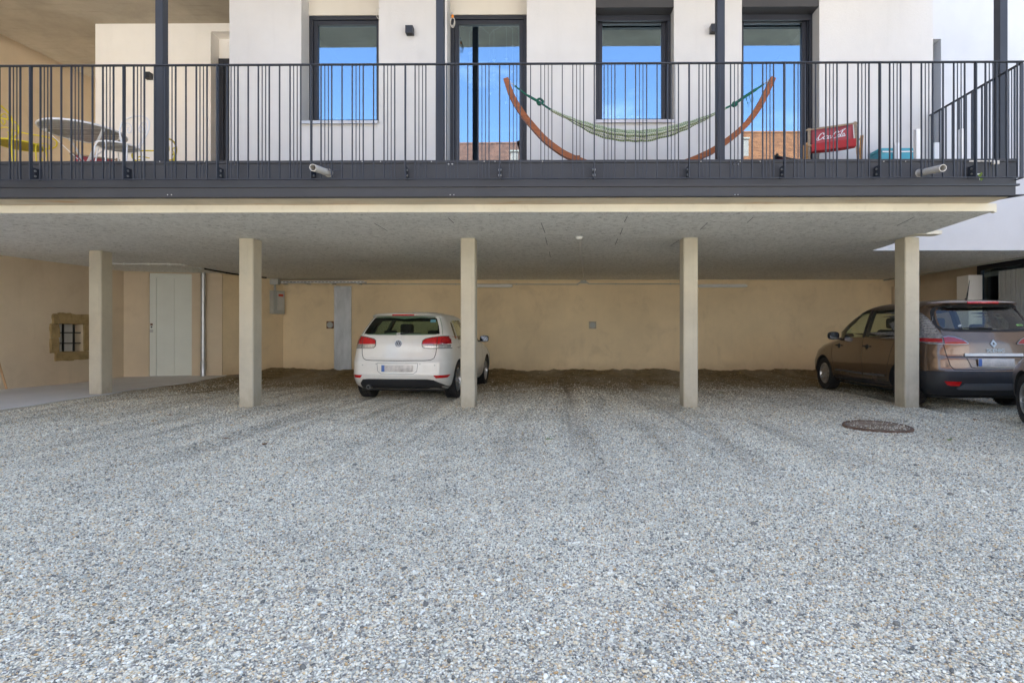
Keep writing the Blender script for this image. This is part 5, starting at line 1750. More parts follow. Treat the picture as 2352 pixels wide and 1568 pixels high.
    for i in range(4):
        O = [(0, .062), (.048, 0), (0, -.062), (-.048, 0)]; I = [(0, .026), (.020, 0), (0, -.026), (-.020, 0)]
        q0, q1, r1, r0 = O[i], O[(i + 1) % 4], I[(i + 1) % 4], I[i]
        b.add([Mb @ Vector((*p, z)) for z in (0, .010) for p in (q0, q1, r1, r0)], [(0, 3, 2, 1), (4, 5, 6, 7), (0, 1, 5, 4), (1, 2, 6, 5), (2, 3, 7, 6), (3, 0, 4, 7)])
    b.build('badge', M['chrome'], C.T, local=True, fix=True)
    tm = text_mesh('lettering', 'SCENIC', .062, M['chrome'], .006, 0, .0012)
    for v in tm.vertices: v.co.x *= 1.25
    hx = C.hit(.04, .885, 'rear')[0]
    link('lettering', tm, C.T, (.02, hx.y - .006, .885), (R(90 - 6), 0, 0))
    b = MB()
    w0, w1 = C.hit(.04, 1.215, 'rear')[0] + Vector((0, -.022, 0)), C.hit(-.42, 1.215, 'rear')[0] + Vector((0, -.018, 0))
    b.tube([w0, w0.lerp(w1, .5) + Vector((0, -.012, .015)), w1], [.016, .010, .005], 8)
    b.build('wiper', M['trim'], C.T, local=True, smooth=True)
    tm = text_mesh('window_sticker', 'elf', .055, M['sticker_w'], .001, .25, .001)
    hp = C.hit(-.40, 1.255, 'rear')[0]
    link('window_sticker', tm, C.T, (-.40, hp.y - .010, 1.255), (R(58), 0, 0))
    tm = text_mesh('window_sticker', 'eco', .065, M['sticker_g'], .001, 0, .002)
    hp = C.hit(.50, 1.27, 'rear')[0]
    link('window_sticker', tm, C.T, (.50, hp.y - .012, 1.27), (R(58), 0, 0))
    b = MB(); hp = C.hit(-.02, .62, 'top')[0]
    b.tube([hp, hp + Vector((0, -.02, .03)), hp + Vector((.0, -.08, .30))], [.02, .012, .003], 8); b.build('aerial', M['trim'], C.T, local=True, smooth=True)
    C.side_mirror(-1.02, 2.80, 1.10, .21, .16, .13); C.side_mirror(1.02, 2.80, 1.10, .21, .16, .13)
    C.box('floor_pan', -.72, .72, .3, 4.0, .16, .22, M['under'], .02)
    C.box('tow_bracket', -.05, .05, .25, .4, .17, .25, M['under'], .01)
    C.seam('fuel_flap', [(.62, .80), (.80, .80), (.80, .98), (.62, .98)], 'right', .006, closed=True)
    return C
SCENC = build_scenic()

# ---------------------------------------------------------------- taupe car, only its front corner is in the picture
def build_taupe():
    ang = math.atan2(-.40, .92)          # nose pointing away and to the right
    k = Vector((.40, .92, 0)).normalized()
    rgt = Vector((k.y, -k.x, 0))
    cornerY = 7.72
    corner = Vector((PX(2317, cornerY), cornerY, 0))
    # front left corner of the body in car space is about (-.80, 3.95)
    loc = corner - k * 3.83 + rgt * .84
    loc.z = 0.0
    rows = [(r[0], r[1], r[2] - .15, *r[3:]) for r in GOLF]
    C = Car('taupe_car', 'taupe grey car cut off by the right picture edge, bumper corner and wheel showing', 'car', loc, ang, rows, M['paint_taupe'])
    sb = [(.80, 1.008), (1.60, .985), (1.60, 1.385), (.98, 1.36)]
    sf = [(1.68, .983), (2.60, .97), (2.44, 1.06), (2.16, 1.26), (1.95, 1.385), (1.68, 1.39)]
    ws = [(-.70, 1.03), (.70, 1.03), (.58, 1.38), (-.58, 1.38)]
    rw = [(-.68, 1.10), (.68, 1.10), (.58, 1.40), (-.58, 1.40)]
    for y in (.74, 3.22):
        C.arch(y, .315, .36, .52)
    C.finish_body()
    for ax in ('left', 'right'):
        C.patch('side_window', sb, ax, M['car_glass'], .003, .006); C.patch('side_window', sf, ax, M['car_glass'], .003, .006)
        C.seam('door_gap', [(1.64, .30), (1.64, .98)], ax); C.seam('door_gap', [(2.66, .30), (2.68, .95)], ax)
        C.seam('bumper_gap', [(3.52, .48), (3.75, .50), (4.0, .50)], ax, .008, .002)
        C.patch('door_handle', [(1.46, .845), (1.62, .845), (1.62, .875), (1.46, .875)], ax, M['paint_taupe'], .03, .03, dens=2)
    C.patch('windscreen', ws, 'front', M['car_glass'], .003, .006); C.patch('rear_window', rw, 'rear', M['car_glass'], .003, .006)
    C.mpatch('tail_light', [(.50, .90), (.84, .90), (.84, 1.05), (.55, 1.04)], M['red_lens'], off=.008, th=.02)
    for s in (1, -1):
        C.patch('headlight', [(s * .42, .62), (s * .78, .66), (s * .76, .76), (s * .46, .72)], 'front', M['clear_lens'], .006, .02)
    C.patch('grille', [(-.36, .60), (.36, .60), (.34, .70), (-.34, .70)], 'front', M['trim'], .005, .01)
    C.patch('lower_grille', [(-.5, .30), (.5, .30), (.46, .44), (-.46, .44)], 'front', M['trim'], .005, .01)
    for x in (-.76, .76):
        for y in (.74, 3.22):
            C.wheel(x, y, .315, .195, 7)
    C.side_mirror(.985, 2.34, 1.02, paint=M['paint_taupe']); C.side_mirror(-.985, 2.34, 1.02, paint=M['paint_taupe'])
    C.box('floor_pan', -.70, .70, .3, 3.7, .15, .20, M['under'], .02)
build_taupe()

# ------------------------------------------------------------------ things on the balcony
def wood_mat(name, col):
    g = NG(name)
    v = g.coord((3, 18, 18))
    n = g.noise(v, 2.0, 6, .65, 1.2)
    c = g.ramp(n, [(.25, tuple(x * .5 for x in col)), (.55, col), (.8, tuple(x * 1.25 for x in col))])
    g.bsdf(Base_Color=c, Roughness=.5, Specular_IOR_Level=.35, Normal=g.bump(n, .15, .002))
    return g.mat
M['wood_red'] = wood_mat('larch_wood', (.27, .085, .028))
M['wood_grey'] = wood_mat('weathered_wood', (.34, .26, .18))
M['rope_green'] = pbr('green_rope', (.010, .11, .075), .9, 0, .3, 40, .5, 200)
M['yellow'] = pbr('yellow_paint', (.70, .56, .03), .45, 0, .12, 10)
M['white_paint'] = pbr('white_paint', (.78, .79, .82), .4, 0, .06, 5)
M['red_cloth'] = pbr('red_cloth', (.34, .022, .030), .8, 0, .1, 8, .15, 400)
M['red_pale'] = pbr('pale_red_cloth', (.42, .075, .085), .85, 0, .1, 8, .15, 400)  # paler, pinker red for the back cloth than for the seat
M['blue_plastic'] = pbr('blue_plastic', (.05, .33, .44), .4, 0, .06)
def mesh_metal():
    g = NG('expanded_metal')
    v = g.coord((1, 1, 1))
    w1 = g.n('TexWave', {'wave_type': 'RINGS'}, Vector=v, Scale=18.0, Distortion=1.5).outputs['Fac']
    c = g.ramp(w1, [(.3, (.32, .32, .33)), (.7, (.55, .55, .56))])
    g.bsdf(Base_Color=c, Roughness=.6)
    return g.mat
M['mesh_grey'] = mesh_metal()
M['yellow_mesh'] = pbr('yellow_mesh', (.48, .38, .02), .6, 0, .35, 60)

HY = 6.98      # plane of the hammock
def curve_pts(lst, Y): return [P(2352 / 3240 * (1560 + x / 2.502), 2352 / 3240 * (200 + y / 2.502), Y) for x, y in lst]
HS = thing('hammock_stand', 'curved reddish wooden hammock stand on the balcony', 'hammock stand', (PX(1465, HY), HY, Z_FLOOR))
arcs = [[(102, 128), (150, 262), (225, 390), (310, 497), (410, 606), (520, 692), (600, 738), (690, 775), (800, 815), (950, 845), (1160, 858)],
        [(2214, 122), (2130, 300), (2040, 440), (1930, 555), (1760, 680), (1640, 742), (1560, 775), (1450, 815), (1330, 845), (1200, 858)]]
for a in arcs:
    pts = catmull(curve_pts(a, HY), 6)
    zmin = Z_FLOOR + .09
    for q in pts: q.z = max(q.z, zmin)
    b = MB()
    n = len(pts)
    vs, fs = [], []
    for i, q in enumerate(pts):
        d = (pts[min(i + 1, n - 1)] - pts[max(i - 1, 0)]).normalized()
        nn = Vector((-d.z, 0, d.x))
        wd = .034 if i > 3 else .031
        for (sx, sy) in ((-1, -1), (1, -1), (1, 1), (-1, 1)):
            vs.append(q + nn * sx * wd + Vector((0, sy * .04, 0)))
    for i in range(n - 1):
        for j in range(4):
            fs.append((i * 4 + j, i * 4 + (j + 1) % 4, i * 4 + 4 + (j + 1) % 4, i * 4 + 4 + j))
    fs += [(3, 2, 1, 0), tuple(range((n - 1) * 4, n * 4))]
    b.add(vs, fs)
    b.build('arm', M['wood_red'], HS, fix=True)
for px in (1300, 1630):
    x = PX(px, HY)
    MB().bbox(x - .04, x + .04, HY - .42, HY + .42, Z_FLOOR + .002, Z_FLOOR + .07, .008).build('cross_foot', M['wood_red'], HS)
q = curve_pts([(672, 758)], HY)[0]
MB().bbox(q.x - .04, q.x + .03, HY - .05, HY + .05, q.z - .03, q.z + .03, .006).build('joint_plate', M['wood_red'], HS)
hooks = curve_pts([(133, 150), (2180, 140)], HY)
for hk in hooks:
    b = MB(); b.lathe([(.012, -.002), (.017, -.002), (.017, .002), (.012, .002), (.012, -.002)], 14, Matrix.Translation(hk) @ Matrix.Rotation(R(90), 4, 'X'), caps=False)
    b.build('hook_ring', M['galv'], HS)

def hammock():
    H = thing('hammock', 'pale green and white woven hammock hanging from the wooden stand', 'hammock', curve_pts([(1150, 610)], HY)[0])
    up = [(455, 362), (560, 402), (640, 432), (730, 455), (810, 474), (900, 497), (1000, 513), (1080, 520), (1160, 521), (1260, 513), (1350, 500), (1480, 470), (1560, 451), (1640, 430), (1770, 384), (1846, 352)]
    lo = [(455, 378), (560, 428), (640, 472), (730, 522), (810, 560), (880, 582), (950, 599), (1030, 608), (1100, 612), (1170, 612), (1230, 610), (1400, 570), (1480, 542), (1560, 508), (1770, 402), (1846, 360)]
    U = catmull(curve_pts(up, HY), 5)
    # resample lower by x
    Lc = catmull(curve_pts(lo, HY), 5)
    lx = [q.x for q in Lc]; lz = [q.z for q in Lc]
    strands = 9
    def stripe_mat(nm, a, c):
        g = NG(nm)
        v = g.coord((1, 1, 1))
        wv = g.n('TexWave', {'wave_type': 'BANDS', 'bands_direction': 'X'}, Vector=v, Scale=14.0, Distortion=2.5, Detail=2.0).outputs['Fac']
        n_ = g.noise(v, 90, 3, .6)
        col = g.mix(a, c, g.smooth(g.math('ADD', g.math('MULTIPLY', wv, .6), g.math('MULTIPLY', n_, .5)), .35, .75))
        g.bsdf(Base_Color=col, Roughness=.95, Specular_IOR_Level=.1, Normal=g.bump(wv, .5, .006))
        return g.mat
    m1 = stripe_mat('hammock_pale', (.44, .50, .40), (.24, .32, .20))
    m2 = stripe_mat('hammock_green', (.06, .10, .045), (.30, .37, .23))
    m3 = stripe_mat('hammock_white', (.55, .58, .50), (.28, .34, .24))
    mats = [m1, m3, m1, m1, m2, m3, m2, m3, m2]
    for k in range(strands):
        t = (k + .5) / strands
        pts, rs = [], []
        for i, q in enumerate(U):
            zl = float(np.interp(q.x, lx, lz))
            gap = q.z - zl
            yoff = .10 * math.sin(t * math.pi * 2.2 + .6) * min(1, gap / .25)
            pts.append(Vector((q.x, HY + yoff, q.z - gap * t + .004 * math.sin(i * .9 + k))))
            rs.append(max(gap / strands * .78, .006))
        b = MB(); b.tube(pts, rs, 8)
        b.build('strand', mats[k], H, smooth=True, angle=80)
    ro = curve_pts([(172, 180), (250, 240), (300, 272), (372, 312), (420, 345), (462, 372)], HY)
    b = MB(); b.tube(catmull(ro, 5), [.011] * 8 + [.017] * 6 + [.013] * 12, 8); b.build('rope', M['rope_green'], H, smooth=True)
    b = MB(); kn = curve_pts([(374, 306)], HY)[0]
    tor = [kn + Vector((.035 * math.cos(a), .02 * math.sin(2 * a), .033 * math.sin(a))) for a in np.linspace(0, 2 * math.pi, 20)[:-1]]
    b.tube(tor, .015, 8, closed=True); b.build('knot', M['rope_green'], H, smooth=True)
    ro = curve_pts([(1842, 357), (1912, 322), (2000, 262), (2080, 210), (2142, 168)], HY)
    b = MB(); b.tube(catmull(ro, 5), [.013] * 6 + [.018] * 10 + [.012] * 5, 8); b.build('rope', M['rope_green'], H, smooth=True)
    kn = curve_pts([(1912, 326)], HY)[0]
    b = MB(); tor = [kn + Vector((.02 * math.cos(a), .015 * math.sin(2 * a), .022 * math.sin(a))) for a in np.linspace(0, 2 * math.pi, 16)[:-1]]
    b.tube(tor, .015, 8, closed=True); b.build('knot', M['rope_green'], H, smooth=True)
    for a_, c_ in (((135, 155), (172, 180)), ((2142, 168), (2178, 143))):
        e = curve_pts([a_, c_], HY)
        b = MB()
        for j in range(4):
            m_ = e[0].lerp(e[1], (j + .5) / 4)
            tor = [m_ + Vector((.012 * math.cos(a), (.006 if j % 2 else .002) * math.sin(a), .008 * math.sin(a))) for a in np.linspace(0, 2 * math.pi, 10)[:-1]]
            b.tube(tor, .0025, 6, closed=True)
        b.build('chain', M['galv'], H, smooth=True)
    for k in range(10):
        s0 = curve_pts([(1990 + k * 6, 262 - k * 4)], HY)[0]
        b = MB(); b.tube(catmull([s0, s0 + Vector((.03 - .01 * k % .04, -.02, -.08 - .01 * (k % 4))), s0 + Vector((.06 - .015 * (k % 5), -.01, -.10 - .03 * (k % 3)))], 4), .0015, 4); b.build('loose_thread', M['rope_green'], H)
hammock()

# round white garden table
TY = 7.55
tc_ = Vector((PX(191.5, TY), TY, Z_FLOOR))
T = thing('garden_table', 'round white metal garden table with crossed legs on the loggia', 'table', tc_)
zt = .72 * 1.0
zt = PZ(303.5, TY, 192) - Z_FLOOR
Mt = Matrix.Translation(tc_)
RT = .475
MB().lathe([(0, zt - .004), (RT - .012, zt - .004), (RT - .012, zt + .002), (0, zt + .002)], 44, Mt, caps=False).build('table_top', M['mesh_grey'], T)
b = MB(); b.tube([tc_ + Vector((RT * math.cos(a), RT * math.sin(a), zt)) for a in np.linspace(0, 2 * math.pi, 45)[:-1]], .014, 8, closed=True); b.build('rim', M['white_paint'], T, smooth=True)
def leg(a0, a1, nm='leg', mt='white_paint'):
    p0 = tc_ + Vector((RT * .88 * math.cos(a0), RT * .88 * math.sin(a0), zt - .01)); p1 = tc_ + Vector((RT * .75 * math.cos(a1), RT * .75 * math.sin(a1), .003))
    b = MB(); b.bar(p0, p1, .028, .008); b.build(nm, M[mt], T)
leg(R(205), R(20)); leg(R(150), R(-25)); leg(R(-20), R(150)); leg(R(28), R(205))
for a0, a1 in ((R(205), R(150)), (R(-20), R(28))):
    b = MB(); b.tube([tc_ + Vector((RT * .5 * math.cos(a0), RT * .5 * math.sin(a0), zt * .35)), tc_ + Vector((RT * .5 * math.cos(a1), RT * .5 * math.sin(a1), zt * .35))], .008, 6); b.build('crossbar', M['white_paint'], T)
for a in (R(205), R(150), R(-20), R(28)):
    q = tc_ + Vector((RT * .86 * math.cos(a), RT * .86 * math.sin(a), zt - .02))
    MB().bbox(q.x - .02, q.x + .02, q.y - .01, q.y + .01, q.z - .025, q.z + .012, .004).build('bracket', M['white_paint'], T)

def metal_chair(name, label, loc, rz, mat, seatm, sc=1.0, arms=False):
    """wire garden chair facing local -y"""
    T = thing(name, label, 'chair', loc, rz, group='wire garden chairs')
    r = .0085
    S = lambda *p: Vector(p) * sc
    def tb(nm, pts, rad=r, closed=False, sm=True):
        b = MB(); b.tube(catmull(pts, 6) if sm else pts, rad, 8, closed=closed); return b.build(nm, mat, T, local=True, smooth=True)
    ring = [S(.21 * math.cos(a), .205 * math.sin(a), .45) for a in np.linspace(0, 2 * math.pi, 33)[:-1]]
    tb('seat_rim', ring, .011, True, False)
    b = MB(); b.lathe([(0, .446 * sc), (.20 * sc, .446 * sc), (.20 * sc, .45 * sc), (0, .452 * sc)], 32, Matrix.Identity(4), caps=False); b.build('seat', seatm, T, local=True)
    for s in (-1, 1):
        tb('leg', [S(s * .02, -.20, .445), S(s * .05, -.205, .44), S(s * .075, -.215, .38), S(s * .085, -.235, .2), S(s * .095, -.25, .005)])
        tb('leg', [S(s * .14, .145, .445), S(s * .165, .17, .38), S(s * .185, .20, .18), S(s * .20, .225, .005)])
        tb('leg', [S(s * .19, -.06, .445), S(s * .205, -.08, .3), S(s * .225, -.12, .005)])
    back = [S(-.10, .18, .45), S(-.15, .20, .58), S(-.20, .225, .72), S(-.185, .245, .84), S(-.10, .258, .90), S(0, .262, .915), S(.10, .258, .90), S(.185, .245, .84), S(.20, .225, .72), S(.15, .20, .58), S(.10, .18, .45)]
    tb('back_frame', back, .0105)
    for s in (-1, 1):
        pts = [S(s * .06, .19, .46), S(s * .12, .21, .60), S(s * .165, .23, .74), S(s * .13, .247, .83), S(s * .07, .245, .80), S(s * .05, .24, .74), S(s * .085, .237, .70), S(s * .11, .238, .74), S(s * .09, .24, .77)]
        tb('scroll', pts, .007)
        if arms:
            tb('armrest', [S(s * .19, .235, .68), S(s * .24, .12, .66), S(s * .27, -.06, .64), S(s * .27, -.17, .60), S(s * .25, -.18, .52), S(s * .20, -.10, .47)], .0095)
            tb('arm_scroll', [S(s * .24, .05, .54), S(s * .255, -.06, .555), S(s * .26, -.11, .53), S(s * .255, -.10, .50), S(s * .25, -.07, .505)], .007)
    return T
metal_chair('garden_chair', 'white wire garden chair with scrolled back beside the round table', (PX(270, 7.24), 7.24, Z_FLOOR), R(-8), M['white_paint'], M['mesh_grey'], 1.10)
metal_chair('garden_chair', 'large yellow wire armchair at the left picture edge', (PX(46, 7.3), 7.3, Z_FLOOR), R(96), M['yellow'], M['yellow_mesh'], 1.2, True)
metal_chair('garden_chair', 'small yellow wire child armchair half hidden behind the left post', (PX(354, 7.85), 7.85, Z_FLOOR), R(-80), M['yellow'], M['yellow_mesh'], .88, True)

# red sling chairs
def text_strokes():
    L = []
    C1 = [(1.10, .72), (1.05, .95), (.80, 1.08), (.42, .92), (.15, .55), (.12, .15), (.38, -.08), (.75, .05), (1.05, .35)]
    L.append((C1, .075))
    L.append(([(.38, -.08), (.15, -.20), (-.15, -.05), (-.05, .25), (.2, .45)], .05))
    def o(x): return [(x + .22, .50), (x + .04, .36), (x + .03, .08), (x + .20, -.02), (x + .40, .12), (x + .41, .38), (x + .22, .50)]
    L.append((o(1.12), .07)); L.append(([(1.50, .40), (1.62, .36)], .04))
    L.append(([(1.98, .42), (1.84, .50), (1.66, .34), (1.66, .08), (1.84, -.02), (2.06, .14)], .07))
    L.append(([(2.48, .42), (2.30, .50), (2.12, .30), (2.14, .04), (2.32, .0), (2.48, .22), (2.53, .50)], .065)); L.append(([(2.53, .50), (2.49, .12), (2.58, .0), (2.78, .14)], .065))
    L.append(([(2.80, .30), (3.02, .32)], .06))
    x = 2.95
    C2 = [(x + 1.12, .78), (x + 1.05, .98), (x + .80, 1.08), (x + .45, .92), (x + .18, .55), (x + .15, .15), (x + .40, -.06), (x + .78, .05), (x + 1.02, .30)]
    L.append((C2, .075))
    L.append(([(x + .75, .88), (x + .95, .76), (x + 1.30, .88), (x + 1.75, 1.12), (x + 2.4, 1.30), (x + 2.1, 1.08)], .05))
    L.append((o(x + 1.10), .07))
    L.append(([(x + 1.55, .10), (x + 1.80, .65), (x + 1.98, 1.0), (x + 1.86, 1.05), (x + 1.72, .62), (x + 1.68, .10), (x + 1.82, .0), (x + 1.98, .14)], .06))
    L.append(([(x + 2.34, .42), (x + 2.18, .50), (x + 2.00, .30), (x + 2.02, .04), (x + 2.18, .0), (x + 2.34, .22), (x + 2.39, .50)], .065)); L.append(([(x + 2.39, .50), (x + 2.35, .12), (x + 2.44, .0), (x + 2.66, .16)], .065))
    return L

def sling_chair(label, loc, rz, back_h, writing, sc=1.0):
    T = thing('deck_chair', label, 'deck chair', loc, rz, group='red sling deck chairs')
    W = .49 * sc
    # fabric path in local (y, z): front bar -> sag -> top bar
    fb_, sg, tp = (-.20, .40), (.06, .335), (.40, back_h)
    pts = [fb_, (-.17, .385), (-.10, .368), (.0, .37), (.08, .39), (.14, .42)] + [(.14 + (.40 - .14) * t, .42 + (back_h - .42) * t) for t in (.25, .5, .75, 1)]
    vs, fs = [], []
    nx = 9
    for (y, z) in pts:
        for i in range(nx):
            u = i / (nx - 1) - .5
            sagx = -.012 * (1 - (2 * u) ** 2)
            vs.append((u * W, y, z + sagx))
    n0 = len(pts)
    for r_ in range(n0 - 1):
        for i in range(nx - 1):
            fs.append((r_ * nx + i, r_ * nx + i + 1, (r_ + 1) * nx + i + 1, (r_ + 1) * nx + i))
    m = MB(); m.add(vs[:6 * nx], [f for f in fs if max(f) < 6 * nx])
    so_ = m.build('seat_cloth', M['red_cloth'], T, local=True, smooth=True)
    m = MB(); m.add(vs[5 * nx:], [tuple(i - 5 * nx for i in f) for f in fs if min(f) >= 5 * nx])
    bo_ = m.build('back_cloth', M['red_pale'], T, local=True, smooth=True)
    for o in (so_, bo_):
        md = o.modifiers.new('thick', 'SOLIDIFY'); md.thickness = .003; md.offset = -1
    m = MB(); m.bbox(-W / 2, W / 2, fb_[0] - .017, fb_[0] + .018, fb_[1] - .075, fb_[1] + .020, .006); m.build('front_hem', M['red_cloth'], T, local=True)
    for s in (-1, 1):
        x = s * (W / 2 + .028)
        b = MB(); b.bar((x, .44, back_h + .03), (x, -.28, .005), .024, .034, up=(1, 0, 0)); b.build('back_pole', M['wood_grey'], T, local=True)
        x2 = s * (W / 2 + .058)
        b = MB(); b.bar((x2, -.24, .43), (x2, .42, .005), .024, .034, up=(1, 0, 0)); b.build('seat_pole', M['wood_pale'], T, local=True)
        b = MB(); b.bar((x2 + s * .028, .22, .55), (x2 + s * .028, .30, .02), .022, .03, up=(1, 0, 0)); b.build('prop_pole', M['wood_pale'], T, local=True)
    for (y, z) in ((.405, back_h), (fb_[0], .40), (.25, .10)):
        b = MB(); b.tube([(-W / 2 - .07, y, z + .004), (W / 2 + .07, y, z + .004)], .013, 10); b.build('cross_bar', M['wood_grey'], T, local=True, smooth=True)
    if writing:
        # painted script on the back cloth
        ux = Vector((1, 0, 0)); dv = Vector((0, .40 - .14, back_h - .42)).normalized()
        nn = ux.cross(dv)          # towards the sitter
        if nn.y > 0: nn = -nn
        h = .115; wscale = .33 / 5.7
        b = MB()
        for (pl, wd) in text_strokes():
            cp = catmull([(x, y, 0) for x, y in pl], 5)
            vs, fs = [], []
            for i, q in enumerate(cp):
                d = (cp[min(i + 1, len(cp) - 1)] - cp[max(i - 1, 0)])
                d = d.normalized() if d.length > 0 else Vector((1, 0, 0))
                nrm = Vector((-d.y, d.x, 0)) * wd * (1.1 if abs(d.y) > .5 else .75)
                for s in (1, -1):
                    e = q + nrm * s
                    X = (e.x + e.y * .28 - 2.95) * wscale; Yv = e.y * h
                    t0 = .30 * 1.0
                    base = Vector((0, .14, .42)) + dv * ((back_h - .42) / dv.z * .66)
                    p = base + ux * X + dv * (Yv - h / 2)
                    u = p.x / W
                    p.z += -.012 * (1 - (2 * u) ** 2)
                    vs.append(p + nn * .0035)
            for i in range(len(cp) - 1):
                fs.append((2 * i, 2 * i + 1, 2 * i + 3, 2 * i + 2))
            b.add(vs, fs)
        b.build('lettering', M['white_paint'], bo_, local=True)
    return T
q = P(1913, 330, 7.08)
sling_chair('red sling deck chair with white script lettering near the right door', (q.x, 7.08, Z_FLOOR), R(-25), .80, True)
q = P(206, 360, 8.4)
sling_chair('low red sling chair behind the round table', (q.x, 8.4, Z_FLOOR), R(30), .84, False)

# blue tub and upturned white table
q = P(2054, 344, 7.45)
T = thing('storage_tub', 'light blue plastic storage tub against the white wall', 'tub', (q.x, 7.45, Z_FLOOR))
hw, hd, zt = .275, .15, q.z - Z_FLOOR - .03
b = MB()
def rr(w_, d_, r_, z, n=6):
    out = []
    for (sx, sy, a0) in ((1, 1, 0), (-1, 1, 90), (-1, -1, 180), (1, -1, 270)):
        for k in range(n + 1):
            a = R(a0 + 90 * k / n)
            out.append((q.x + sx * (w_ - r_) + r_ * math.cos(a), 7.45 + sy * (d_ - r_) + r_ * math.sin(a), Z_FLOOR + z))
    return out
loops = [rr(hw * .94, hd * .94, .05, .003), rr(hw * .97, hd * .97, .05, zt - .06), rr(hw * .98, hd * .98, .05, zt - .035), rr(hw * 1.04, hd * 1.04, .055, zt - .032), rr(hw * 1.04, hd * 1.04, .055, zt), rr(hw * .98, hd * .98, .05, zt), rr(hw * .90, hd * .9, .05, zt - .35)]
vs, fs = [], []
for lp in loops: vs += lp
n = len(loops[0])
for i in range(len(loops) - 1):
    for j in range(n):
        fs.append((i * n + j, i * n + (j + 1) % n, (i + 1) * n + (j + 1) % n, (i + 1) * n + j))
fs.append(list(range(n))[::-1]); fs.append(list(range((len(loops) - 1) * n, len(loops) * n)))
b.add(vs, fs); tb_ = b.build('body', M['blue_plastic'], T, smooth=True)
b = MB(); b.bbox(q.x - hw * .9, q.x + hw * .9, 7.45 - hd * 1.045, 7.45 - hd * 1.0, Z_FLOOR + zt - .055, Z_FLOOR + zt - .037, .004); b.build('band', M['white_paint'], T)

T = thing('upturned_table', 'small white table lying upside down with four square legs up', 'table', (PX(2150, 6.98), 6.98, Z_FLOOR))
for (pa, pb, top, Y) in ((2057, 2069.5, 328, 7.24), (2105, 2117.5, 296, 6.78), (2147, 2162, 327, 7.24), (2207, 2220, 295.5, 6.78)):
    a, c = P(pa, top, Y), P(pb, top, Y)
    MB().bbox(a.x, a.x + .06, Y, Y + .06, Z_FLOOR + .042, a.z, .003).build('leg', M['white_paint'], T)
MB().bbox(PX(2057, 7.24) - .02, PX(2220, 6.78) + .03, 6.75, 7.33, Z_FLOOR + .002, Z_FLOOR + .04, .004).build('table_top', M['white_paint'], T)

# ------------------------------------------------------------------ little things on the facade and in the windows
def wire_coil(px, py, r_, lab, orange):
    c = P(px, py, Y_WALL - .02)
    T = thing('hanging_cord', lab, 'cord', c)
    b = MB()
    for k in range(3):
        b.tube([c + Vector((r_ * .7 * math.cos(a) + .006 * k, -.01 * k, -r_ * 1.5 * math.sin(a) - .02 * k)) for a in np.linspace(0, 2 * math.pi, 20)[:-1]], .004, 6, closed=True)
    b.build('loop', M['pvc'], T, smooth=True)
    MB().bbox(c.x - .012, c.x + .012, c.y - .02, c.y + .018, c.z + .08, c.z + .11, .004).build('wall_hook', M['galv'], T)
    b = MB(); b.tube([c + Vector((0, -.005, .095)), c + Vector((.003, -.006, .05))], .004, 6); b.build('cord_end', M['pvc'], T)
    if orange:
        b = MB(); b.lathe([(0, -.022), (.016, -.018), (.02, 0), (.014, .022), (0, .024)], 10, Matrix.Translation(c + Vector((.01, -.02, .045))), caps=False); b.build('clip', M['orange'], T, smooth=True)
M['orange'] = pbr('orange_plastic', (.75, .24, .02), .45)
wire_coil(1038.5, 48, .045, 'coiled pale cord with an orange clip beside the star door', True)
b = MB(); c = P(868, 33, Y_WALL - .004)
b.tube([c + Vector((.02, 0, .085)), c + Vector((-.01, -.02, .06)), c + Vector((-.022, -.02, 0)), c + Vector((-.005, -.02, -.06)), c + Vector((.02, 0, -.08))], .004, 6)
tag(b.build('cable_loop', M['pvc'], smooth=True), 'small loop of pale cable at the top right of the first window', 'cable')

# star garland behind the star door glass
GY = FR_Y + .14
T = thing('star_garland', 'garland of little white stars hanging behind the star door glass', 'garland', P(1125, 60, GY))
def star(c, r_):
    b = MB()
    pl = []
    for k in range(10):
        a = math.pi / 2 + k * math.pi / 5
        rr_ = r_ if k % 2 == 0 else r_ * .42
        pl.append((c.x + rr_ * math.cos(a), c.z + rr_ * math.sin(a)))
    b.prism(pl, lambda u, v, t: (u, t, v), c.y - .004, c.y + .004)
    return b.build('star', M['garland_white'], T)
M['garland_white'] = pbr('star_white', (.85, .85, .85), .5)  # plain white, no emission
cols = [(1079, 74, [122, 157, 189]), (1125, 80, [183, 215]), (1134.5, 72, [139, 172, 201]), (1163, 62, [136, 170, 236]), (1177.5, 70, [107, 165])]
def up_(px, py): return P(px, py, GY)
b = MB(); b.tube([up_(1079, 74), up_(1092, 60), up_(1105, 62), up_(1125, 80), up_(1134.5, 70), up_(1150, 62), up_(1163, 60), up_(1177.5, 66)], .0022, 5); b.build('cord', M['white_plastic'], T)
for (px, y0, ys) in cols:
    b = MB(); b.tube([up_(px, y0), up_(px, ys[-1])], .0015, 4); b.build('thread', M['white_plastic'], T)
    for y in ys: star(up_(px, y), .030)
